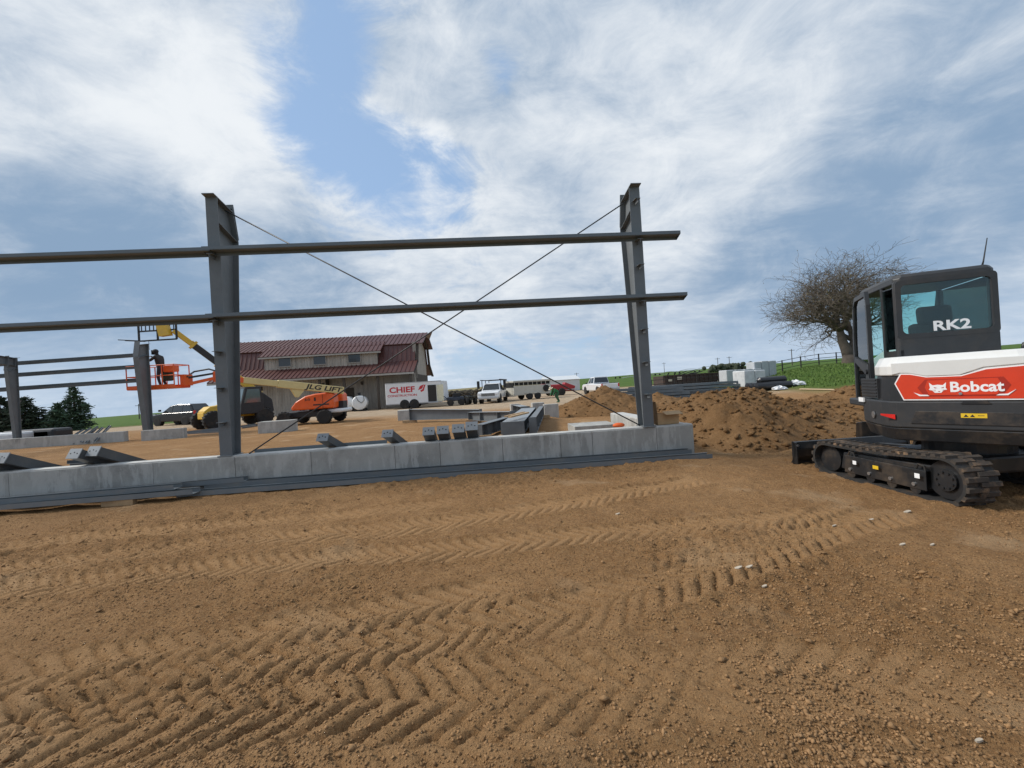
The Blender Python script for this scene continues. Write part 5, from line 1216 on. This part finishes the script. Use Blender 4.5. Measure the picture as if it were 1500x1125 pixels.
bk = at(236, 569, 19.2)
w1 = figure('person', 'person in dark work clothes and welding hood reaching out from the orange platform', (bk.x+.05, bk.y, bk.z+.03), R(180), J1_, RD, E1,
    {'mats': [M_jean, M_jac, M_skin, M_hat], 'fn': lambda c: 0 if c.z < .98 else (3 if c.z > 1.53 else (1 if c.x < .55 else 2))})
b = MB(); b.ball((.21, 0, 1.66), (.12, .115, .11), 12, 8); b.box((.32, 0, 1.62), (.03, .17, .2)); b.build('welding_hood', M_hat, w1, smooth=False)
J2 = dict(J); J2.update({'pelvis': (0, 0, .80), 'waist': (.12, 0, .92), 'chest': (.34, 0, 1.02), 'neck': (.48, 0, 1.06), 'head': (.58, 0, 1.06), 'crown': (.66, 0, 1.08), 'hipL': (.02, .1, .76), 'hipR': (.02, -.1, .76), 'kneeL': (.12, .12, .44), 'kneeR': (.12, -.12, .44),
     'shL': (.34, .19, 1.02), 'elL': (.42, .24, .78), 'wrL': (.52, .18, .58), 'shR': (.34, -.19, 1.02), 'elR': (.44, -.24, .78), 'wrR': (.56, -.18, .60)})
E2 = list(E_)
for s, sd_ in (('L', -1), ('R', 1)): E2 += [('wr'+s, s+'palm')]+hand(J2, J2['wr'+s], (.4, 0, -.9), s, sd_)
pl_ = place(818, 588, 32.5)
w2 = figure('person', 'person in a green shirt bending down near the back concrete piece', (pl_[0], pl_[1], pl_[2]), R(200), J2, RD, E2,
    {'mats': [mat('green_trousers', (.03, .10, .05), .85), M_grn, M_skin], 'fn': lambda c: 2 if (c.x > .5 and c.z > .95) or (c.z < .58 and c.x > .4) else (0 if c.z < .84 and c.x < .25 else 1)})
b = MB(); b.lathe([(.0, .1), (.09, .09), (.1, .0), (.2, -.01), (.2, -.02), (.0, -.02)], (.60, 0, 1.12), (.5, 0, 1), 14); b.build('straw_hat', mat('pale_straw', (.6, .52, .38), .8), w2)

# ------------------------------------------------------------------ trees
M_bark = mat('grey_brown_bark', (.105, .085, .066), .95, var=.3, scale=4, bump=.5, bscale=25)
M_twig = mat('brown_twig', (.13, .105, .08), .95, var=.25)
M_bud = mat('olive_bud', (.16, .15, .045), .9, var=.3)
def bare_tree(loc, scale):
    t = thing('bare_tree', 'wide leafless tree on the green rise behind the excavator', 'tree', loc, 0)
    rr = random.Random(21); trunk = MB(); tw = MB(); buds = MB()
    def branch(p, d, L, r, lev):
        n = 4 if lev < 3 else 3; pts = [Vector(p)]; rad = [r]; q = Vector(p); dd = Vector(d).normalized()
        for i in range(n):
            wv = Vector((rr.gauss(0, 1), rr.gauss(0, 1), rr.gauss(0, .7)))*(.13+.05*lev)
            out = Vector((q.x, q.y, 0)); 
            trop = Vector((.02, 0, .10 if lev < 2 else (.02 if lev < 4 else -.01)))
            dd = (dd+wv+trop*.6).normalized(); q = q+dd*L/n; pts.append(q.copy()); rad.append(r*(1-.55*(i+1)/n))
        (trunk if lev < 2 else tw).tube(pts, rad, 8 if lev < 2 else (5 if lev < 4 else 3))
        if lev >= 6 or L < .2:
            if rr.random() < .25: buds.ball(tuple(pts[-1]), .018*rr.uniform(.6, 1.4), 4, 3)
            return
        kids = rr.choice((2, 3)) if lev < 5 else 2
        for k in range((kids+2 if lev < 3 else kids+(1 if lev < 5 else 0)) if lev else 5):
            f = rr.uniform(.35, 1.0) if k else 1.0
            i0 = min(int(f*n), n-1); base = pts[i0].lerp(pts[i0+1], f*n-i0)
            ax = dd.cross(Vector((rr.gauss(0, 1), rr.gauss(0, 1), rr.gauss(0, 1)))).normalized()
            ang = rr.uniform(.4, 1.1) if k else rr.uniform(.1, .4)
            nd = Matrix.Rotation(ang, 3, ax) @ dd
            if lev >= 1: nd.z = nd.z*.78+.05
            branch(base, nd, L*rr.uniform(.66, .86), max(r*(1-.55*f)*rr.uniform(.74, .92), .009), lev+1)
    # two stems from the foot
    trunk.tube([(0, 0, -.3), (0, 0, .1), (.02, 0, .6)], [.46, .36, .30], 12)
    for d, L, r in (((-.16, .1, 1), 2.3, .29), ((.36, -.15, .9), 2.5, .22)):
        branch((0, 0, .4), d, L, r, 0)
    a = [p for p in tw.v]
    trunk.build('trunk', M_bark, t, smooth=True); tw.build('crown', M_twig, t); buds.build('buds', M_bud, t)
    t.scale = (scale*1.25, scale*1.1, scale)
    xs = [p[0] for p in a]; zs = [p[2] for p in a]; print('TREE', min(xs), max(xs), max(zs), len(tw.f))
    return t
tb = at(1245, 535, 38); bare_tree((tb.x, tb.y, gz(tb.x, tb.y)-.05), 1.42)
def conifer(loc, H, Wd, label, seed, dens=1.0, col=(.045, .085, .045), roundness=0.):
    t = thing('evergreen_tree', label, 'tree', loc, 0); rr = random.Random(seed)
    MB().tube([(0, 0, -.1), (0, 0, H*.5), (0, 0, H*.97)], [H*.03, H*.018, .01], 7).build('trunk', M_bark, t)
    b = MB(); br = MB(); z = H*.03
    while z < H*.985:
        k = z/H; rad = Wd/2*((1-k)**.8 if not roundness else (1-k**2.2)**.75)*rr.uniform(.8, 1.1); nb = max(5, int(11*(1-k)+4))
        for i in range(nb):
            a = rr.uniform(0, 6.28); l = rad*rr.uniform(.65, 1.12); dz = -.12*l+rr.uniform(-.1, .12)
            e = Vector((math.cos(a)*l, math.sin(a)*l, z+dz)); s0 = Vector((0, 0, z)); br.tube([s0, e], [.02, .006], 3)
            m_ = int((7+l*9)*dens)
            for j in range(m_):
                f = rr.uniform(.2, 1.05); c = s0.lerp(e, f)+Vector((rr.gauss(0, .09), rr.gauss(0, .09), rr.gauss(0, .05)))
                o = Vector((math.cos(a+rr.gauss(0, .9)), math.sin(a+rr.gauss(0, .9)), rr.gauss(.1, .4))).normalized(); sz = rr.uniform(.10, .24)
                sd_ = o.cross(Vector((rr.gauss(0, 1), rr.gauss(0, 1), rr.gauss(0, 1)))).normalized()*sz*.28
                b.add([c-o*sz*.4-sd_, c-o*sz*.4+sd_, c+o*sz+sd_*.3, c+o*sz-sd_*.3], [(0, 1, 2, 3)])
        z += H*.026*rr.uniform(.7, 1.3)+.02
    br.build('branches', M_bark, t); 
    me = bpy.data.meshes.new('crown'); me.from_pydata(b.v, [], b.f); me.materials.append(mat('needles_%d' % seed, col, .8, var=.45, scale=1.8)); o = bpy.data.objects.new('crown', me); COL.objects.link(o); o.parent = t
    return t
def tree_at(u, v, Y): p = at(u, v, Y); return (p.x, p.y, gz(p.x, p.y)-.03)
p = tree_at(111, 628, 38); conifer(p, at(111, 561, 38).z-p[2], 3.6, 'tall blue green spruce beside the low back wall', 1)
p = tree_at(86, 630, 36.5); conifer(p, at(83, 591, 36.5).z-p[2], 2.6, 'shorter spruce leaning against the tall spruce', 2)
p = tree_at(38, 630, 36); conifer(p, at(40, 581, 36).z-p[2], 3.4, 'dark bushy evergreen behind the column with a rafter', 3, 1.2, (.022, .038, .018), 1)
p = tree_at(2, 632, 36); conifer(p, at(4, 580, 36).z-p[2], 3.6, 'dark bushy evergreen outermost from the spruces', 4, 1.2, (.021, .038, .018), 1)

# ------------------------------------------------------------------ fences, poles, irrigation line
M_fen = mat('dark_pipe', (.03, .028, .026), .7)
def fence(name, label, pts, H, rails):
    t = thing(name, label, 'fence', pts[0])
    o0 = Vector(pts[0])
    for p in pts: 
        q = Vector(p)-o0; MB().cyl((q.x, q.y, q.z-.2), (q.x, q.y, q.z+H), .06, 8).build('post', M_fen, t)
    for a, b_ in zip(pts[:-1], pts[1:]):
        for k in rails: 
            MB().tube([Vector(a)-o0+Vector((0, 0, H*k)), Vector(b_)-o0+Vector((0, 0, H*k))], .03, 6).build('rail', M_fen, t)
P = []
for i in range(11):
    x = 13.5+i*2.35; y = 41+i*.35+(0 if i < 7 else (i-6)*.3); P.append((x, y, gz(x, y)))
fence('pipe_fence', 'dark pipe fence crossing the green rise beside the bare tree', P, 1.25, (.3, .62, .95))
P = []
for i in range(7):
    x = -36+i*3.0; y = 46+.2*i; P.append((x, y, gz(x, y)))
fence('pipe_fence', 'dark pipe fence at the edge of the green field by the spruces', P, 1.2, (.45, .95))
M_pole = mat('pole_wood', (.09, .075, .06), .9)
def pole(u, vt, Y, label):
    p = at(u, 540, Y); z0 = gz(p.x, p.y); top = at(u, vt, Y).z
    t = thing('utility_pole', label, 'utility pole', (p.x, p.y, z0-.2)); h = top-z0+.2
    MB().cyl((0, 0, 0), (0, 0, h), .16, 8, .11).build('shaft', M_pole, t); MB().box((0, 0, h-.5), (2.2, .12, .14)).build('cross_arm', M_pole, t)
pole(1052, 524, 190, 'distant utility pole beyond the dark dumpster'); pole(1069, 522, 190, 'distant utility pole beyond the wrapped pallets'); pole(1161, 511, 150, 'utility pole standing in the field near the bare tree')
pole(973, 531, 240, 'faint utility pole beside the box corner column'); pole(844, 546, 200, 'faint utility pole behind the white pickup seen from behind'); pole(200, 592, 130, 'utility pole on the green field beyond the black car')
piv = at(1050, 537, 230); pv0 = at(905, 556, 230); t = thing('irrigation_line', 'long pale irrigation pipe on wheeled towers along the far field', 'irrigation pipe', (pv0.x, pv0.y, 0))
M_gal = mat('galvanised', (.5, .5, .5), .5, .3); n = 5; dd = (piv-pv0)/n
for i in range(n):
    a = Vector((0, 0, pv0.z))+dd*i; c = a+dd; pts = [a.lerp(c, k/6)+Vector((0, 0, .7*math.sin(math.pi*k/6))) for k in range(7)]
    MB().tube(pts, .14, 6).build('span', M_gal, t); MB().tube([a, a.lerp(c, .5)+Vector((0, 0, -.6)), c], .06, 4).build('truss', M_gal, t)
for i in range(n+1):
    a = Vector((0, 0, pv0.z))+dd*i; g = gz(pv0.x+a.x, pv0.y+a.y)
    b = MB(); b.bar(a, (a.x-1.2, a.y, g+.4), .12, .12); b.bar(a, (a.x+1.2, a.y, g+.4), .12, .12); b.build('tower', M_gal, t)
    for s in (-1.2, 1.2): wheel(t, (a.x+s, a.y, g+.45), .5, .3)

# ------------------------------------------------------------------ far yard: shed, trailers, machines
M_shed = mat('white_metal_siding', (.62, .64, .65), .5, var=.05)
p = place(826, 577, 66); t = thing('metal_shed', 'low white metal shed behind the red farm machine', 'shed', p, R(4))
MB().box((0, 3, .9), (5.2, 6, 1.8)).build('wall', M_shed, t); MB().prism([(-.2, 1.8), (6.2, 1.8), (3, 2.45)], lambda a, c, h: (h, a, c), -2.75, 2.75).build('roof', M_shed, t)
b = MB()
for i in range(17): b.box((-2.5+i*.31, -.015, .9), (.05, .03, 1.78))
stuff(b.build('siding_ribs', M_shed, t))
# stock trailer
M_stk = mat('cream_trailer', (.5, .48, .42), .5, var=.1, dirt=(.3, .25, .18), dirt_amt=.3)
t = thing('stock_trailer', 'cream livestock trailer with dark slatted openings and a spare wheel', 'trailer', place(775, 584, 43.5), R(24))
b = MB(); b.box((0, 0, .95), (4.2, 2.0, .95)); b.build('lower_body', M_stk, t, bevel=.04)
MB().box((0, 0, 1.62), (4.1, 1.9, .3)).build('slat_gap', mat('dark_gap', (.012, .012, .012), .9), t)
for i in range(9): MB().box((-2.0+i*.5, 0, 1.62), (.05, 2.0, .32)).build('upright', M_stk, t)
MB().box((0, 0, 1.86), (4.3, 2.06, .2)).build('roof', M_stk, t, bevel=.05)
MB().box((-2.12, 0, 1.55), (.03, 1.9, .5)).build('front_gap', MATS['dark_gap'], t)
for x in (-.4, .5):
    for y in (-1.0, 1.0): wheel(t, (x, y, .36), .36, .2)
MB().box((.05, -1.02, .66), (1.9, .16, .12)).build('fender', M_stk, t); wheel(t, (1.5, -1.06, 1.05), .34, .18, name='spare_wheel')
MB().bar((2.1, 0, .5), (3.3, 0, .5), .14, .12).build('tongue', M_trimk, t); MB().cyl((3.1, 0, 0), (3.1, 0, .7), .04, 8).build('jack', M_trimk, t)
# red farm machine
M_fred = mat('farm_red', (.36, .02, .025), .45, var=.12)
t = thing('farm_implement', 'red farm machine parked in front of the white shed', 'farm machine', place(816, 579, 50), R(6))
MB().box((-.3, 0, .95), (2.4, 1.5, .7)).build('hopper', M_fred, t, bevel=.12); MB().prism([(.7, .6), (2.0, .7), (2.1, 1.0), (.9, 1.5)], lambda a, c, h: (a, h, c), -.7, .7).build('chute', M_fred, t, bevel=.05)
MB().prism([(-2.3, .7), (-1.4, .6), (-1.3, 1.5), (-1.9, 1.4)], lambda a, c, h: (a, h, c), -.6, .6).build('pickup_head', M_fred, t, bevel=.05)
MB().bar((-2.6, 0, .5), (2.1, 0, .5), .3, .16).build('frame', M_fred, t)
for x in (-.8, .4):
    for y in (-.95, .95): wheel(t, (x, y, .42), .42, .26, rim=M_rim)
# quads beside the trailer
def quad(loc, rz, label, m_):
    t = thing('quad_bike', label, 'quad bike', loc, rz)
    for x in (-.6, .62):
        for y in (-.42, .42): wheel(t, (x, y, .3), .3, .24)
    MB().box((0, 0, .52), (1.5, .4, .26)).build('body', m_, t, bevel=.08); MB().box((-.2, 0, .78), (.75, .36, .16)).build('seat', M_trimk, t, bevel=.06)
    for x in (-.68, .68): MB().box((x, 0, .74), (.55, .9, .06)).build('rack', m_, t, bevel=.02)
    MB().tube([(.36, -.4, 1.02), (.42, -.1, 1.0), (.42, .1, 1.0), (.36, .4, 1.02)], .025, 6).build('handlebar', M_trimk, t); MB().cyl((.5, 0, .6), (.42, 0, 1.0), .04, 8).build('steering_stem', M_trimk, t)
quad(place(686, 591, 39.5), R(-60), 'dark quad bike parked between cargo trailer and facing pickup', mat('camo_green', (.05, .055, .05), .6))
t = thing('utility_cart', 'small dark utility cart at the open end of the cargo trailer', 'cart', place(668, 591, 39), R(10))
MB().box((0, 0, .62), (1.5, .9, .35)).build('tub', mat('dark_blue_paint', (.03, .04, .06), .5), t, bevel=.05)
for x in (-.5, .5):
    for y in (-.5, .5): wheel(t, (x, y, .3), .3, .18)
MB().box((.1, 0, .95), (.7, .6, .35)).build('engine', M_trimk, t, bevel=.04); MB().tube([(-.7, 0, .6), (-1.3, 0, 1.1)], .03, 6).build('handle', M_trimk, t)
# low dark hedge line and stacks behind
b = MB(); rr = random.Random(9)
for i in range(900):
    u = rr.uniform(655, 745); p = at(u, 575, rr.uniform(56, 60)); g = gz(p.x, p.y); b.ball((p.x, p.y, g+rr.uniform(.1, 1.1)), rr.uniform(.12, .3), 5, 4)
stuff(tag(b.build('dry_brush', mat('dry_brush', (.07, .058, .04), .95, var=.4)), 'low dark dry brush behind the quad bike', 'brush'))
b = MB()
for i in range(260):
    u = rr.gauss(1067, 12); p = at(u, 537, rr.uniform(150, 156)); g = gz(p.x, p.y); b.ball((p.x, p.y, g+rr.uniform(.1, 2.2)), rr.uniform(.4, .9), 5, 4)
stuff(tag(b.build('bushes', mat('far_bush', (.05, .06, .035), .95, var=.4)), 'far clump of grey green bushes below the utility poles', 'bushes'))
# dumpster
M_dmp = mat('dark_brown_steel', (.045, .03, .024), .6, var=.2, dirt=(.12, .06, .035), dirt_amt=.4)
p = place(1008, 567, 44); t = thing('roll_off_dumpster', 'long dark brown ribbed dumpster beyond the steel stacks', 'dumpster', p, R(7))
for c, d in (((0, -1.1, .85), (6.4, .06, 1.3)), ((0, 1.1, .85), (6.4, .06, 1.3)), ((-3.2, 0, .85), (.06, 2.2, 1.3)), ((3.2, 0, .85), (.06, 2.2, 1.3)), ((0, 0, .22), (6.3, 2.15, .08))): MB().box(c, d).build('side', M_dmp, t)
for i in range(14): MB().box((-3.1+i*.477, -1.17, .85), (.1, .09, 1.3)).build('rib', M_dmp, t)
MB().box((0, -1.16, 1.5), (6.5, .12, .12)).build('top_rail', M_dmp, t); MB().box((0, -1.15, .2), (6.5, .1, .12)).build('bottom_rail', M_dmp, t)
for x in (-2.9, 2.9): MB().cyl((x, -1.2, .12), (x, 1.2, .12), .12, 10).build('roller', M_trimk, t)
for x, z, w in ((-2.55, 1.05, .4), (-1.55, 1.2, .5), (2.6, 1.25, .16), (2.65, .62, .3)): MB().box((x, -1.225, z), (w, .012, w*.6)).build('sticker', mat('faded_sticker', (.5, .46, .36), .7), t)
b = MB(); rr = random.Random(4)
for i in range(10): b.bar((rr.uniform(-3.2, 0), rr.uniform(-.8, .8), 1.0), (rr.uniform(-2.6, 2.4), rr.uniform(-.8, .8), rr.uniform(1.62, 1.95)), .1, .06)
b.build('scrap_load', M_trimk, t)
# steel bundles on the ground
rr = random.Random(8)
def bundle(u, v, Y, L, rz, n_, rows, label, m_):
    p = place(u, v, Y); t = thing('steel_bundle', label, 'steel bundle', p, rz)
    for i in (-1, 1): MB().box((i*L*.3, 0, .05), (.12, n_*.2+.1, .1)).build('bearer', M_wood, t)
    for r_ in range(rows):
        for k in range(n_):
            dx = rr.uniform(-.5, .5); b = MB(); y0 = (k-n_/2+.5)*.2; z0 = .1+r_*.21
            b.prism([(-.09, 0), (.09, 0), (.09, .15), (.07, .15), (.07, .012), (-.07, .012), (-.07, .15), (-.09, .15)], lambda a, c, h: (h+dx, y0+a, z0+c), -L/2, L/2); b.build('channel', m_, t)
bundle(945, 580, 26.5, 4.6, R(6), 5, 4, 'stack of blue grey channels beside the box corner column', M_galv)
bundle(1000, 572, 30, 7.0, R(4), 6, 4, 'long stack of pale channels in front of the dumpster', M_galv)
bundle(1010, 583, 25, 6.0, R(3), 6, 1, 'low layer of dark channels lying before the channel stacks', M_steel_d)
bundle(1035, 577, 27.5, 5.0, R(9), 5, 2, 'dark channel stack closest to the wrapped pallets', M_steel_d)
bundle(975, 584, 23.5, 5.5, R(-3), 4, 1, 'single layer of channels just behind the small soil cone', M_steel_d)
# wrapped goods
M_wrap = mat('clear_wrap', (.56, .57, .57), .25, var=.18, scale=3, bump=.4, bscale=6); M_grey = mat('grey_blocks', (.42, .44, .46), .6, var=.12, scale=5)
def goods(u, v, Y, d, rz, label, m_, n_=3):
    p = place(u, v, Y); t = thing('wrapped_pallet', label, 'pallet', p, rz)
    for k in (-1, 0, 1): MB().box((k*d[0]*.42, 0, .05), (.1, d[1], .1)).build('runner', M_wood, t)
    MB().box((0, 0, .12), (d[0], d[1], .03)).build('deck', M_wood, t)
    for k in range(n_): MB().box(((k-(n_-1)/2)*d[0]/n_, 0, .14+d[2]/2), (d[0]/n_-.03, d[1]-.03, d[2]-rr.uniform(0, .12))).build('bale', m_, t, bevel=.07, seg=3)
goods(1098, 566, 30, (1.75, 1.2, 1.15), R(12), 'clear wrapped pallet of pale goods beside the black bundle', M_wrap, 2)
goods(1085, 559, 38, (3.4, 1.2, 1.25), R(6), 'wide grey pallet behind the clear wrapped one', M_grey, 4)
goods(1116, 556, 39, (2.2, 1.2, 1.5), R(6), 'taller grey pallet at the fence side of the wide one', M_grey, 3)
p = place(1126, 570, 27); t = thing('plastic_bundle', 'black plastic wrapped bundle with loose white sheeting', 'wrapped bundle', p, R(6))
for k in range(3): MB().lathe([(.05, -1.2), (.24, -1.15), (.27, 0), (.24, 1.15), (.05, 1.2)], (0, (k-1)*.42, .26), (1, 0, 0), 12).build('roll', mat('black_plastic', (.015, .015, .017), .3, bump=.4, bscale=9), t)
MB().lathe([(.05, -1.1), (.2, -1.0), (.22, .9), (.05, 1.0)], (.2, -.1, .62), (1, .1, 0), 12).build('roll', MATS['black_plastic'], t)
def crumple(u, v, Y, r_, label, m_):
    p = place(u, v, Y); g = random.Random(int(u)); b = MB(); b.ball((0, 0, 0), 1, 14, 9)
    b.v = [tuple(Vector(q)*r_*g.uniform(.65, 1.2)*1 for q in [q])[0] for q in b.v]; b.v = [(q[0]*1.4, q[1], abs(q[2])*.8) for q in b.v]
    o = b.build('plastic_sheet', m_); o.location = p; tag(o, label, 'plastic sheet')
M_ws = mat('white_sheet', (.7, .71, .72), .4); M_gs = mat('green_sheet', (.2, .45, .36), .5)
crumple(1142, 571, 26, .32, 'crumpled white plastic sheet at the near side of the black bundle', M_ws); crumple(1166, 568, 27, .42, 'crumpled white plastic sheet at the fence end of the black bundle', M_ws)
crumple(1064, 568, 29, .4, 'crumpled green sheet in front of the grey pallets', M_gs); crumple(1096, 573, 25.5, .42, 'pale green plastic sheet below the clear wrapped pallet', mat('pale_green_sheet', (.45, .62, .56), .5))
crumple(868, 626, 11.5, .25, 'crumpled clear plastic on the concrete pad', M_ws)
a = place(1172, 571, 25); c = place(1232, 573, 23.5); o = MB().bar((0, 0, .06), Vector(c)-Vector(a)+Vector((0, 0, .06)), .3, .05).build('wood_plank', mat('pale_plank', (.6, .45, .28), .8)); o.location = a; tag(o, 'long pale plank lying at the foot of the green rise', 'wood plank')
# rough grass on the rise
b = MB(); rr = random.Random(12); cnt = 0
while cnt < 9000:
    Y_ = rr.uniform(22, 46); X_ = Y_*rr.uniform(.5, .98)
    if float(terrain(X_, Y_)) < .25+rr.uniform(0, .25): continue
    g = gz(X_, Y_); cnt += 1; h = rr.uniform(.05, .17); a = rr.uniform(0, 6.28); w = .05
    b.add([(X_-w*math.cos(a), Y_-w*math.sin(a), g-.02), (X_+w*math.cos(a), Y_+w*math.sin(a), g-.02), (X_+rr.gauss(0, .06), Y_+rr.gauss(0, .06), g+h)], [(0, 1, 2)])
o = stuff(b.build('grass', mat('grass_blades', (.085, .14, .025), .8, var=.4, scale=.6))); tag(o, 'rough green grass covering the rise below the bare tree', 'grass')
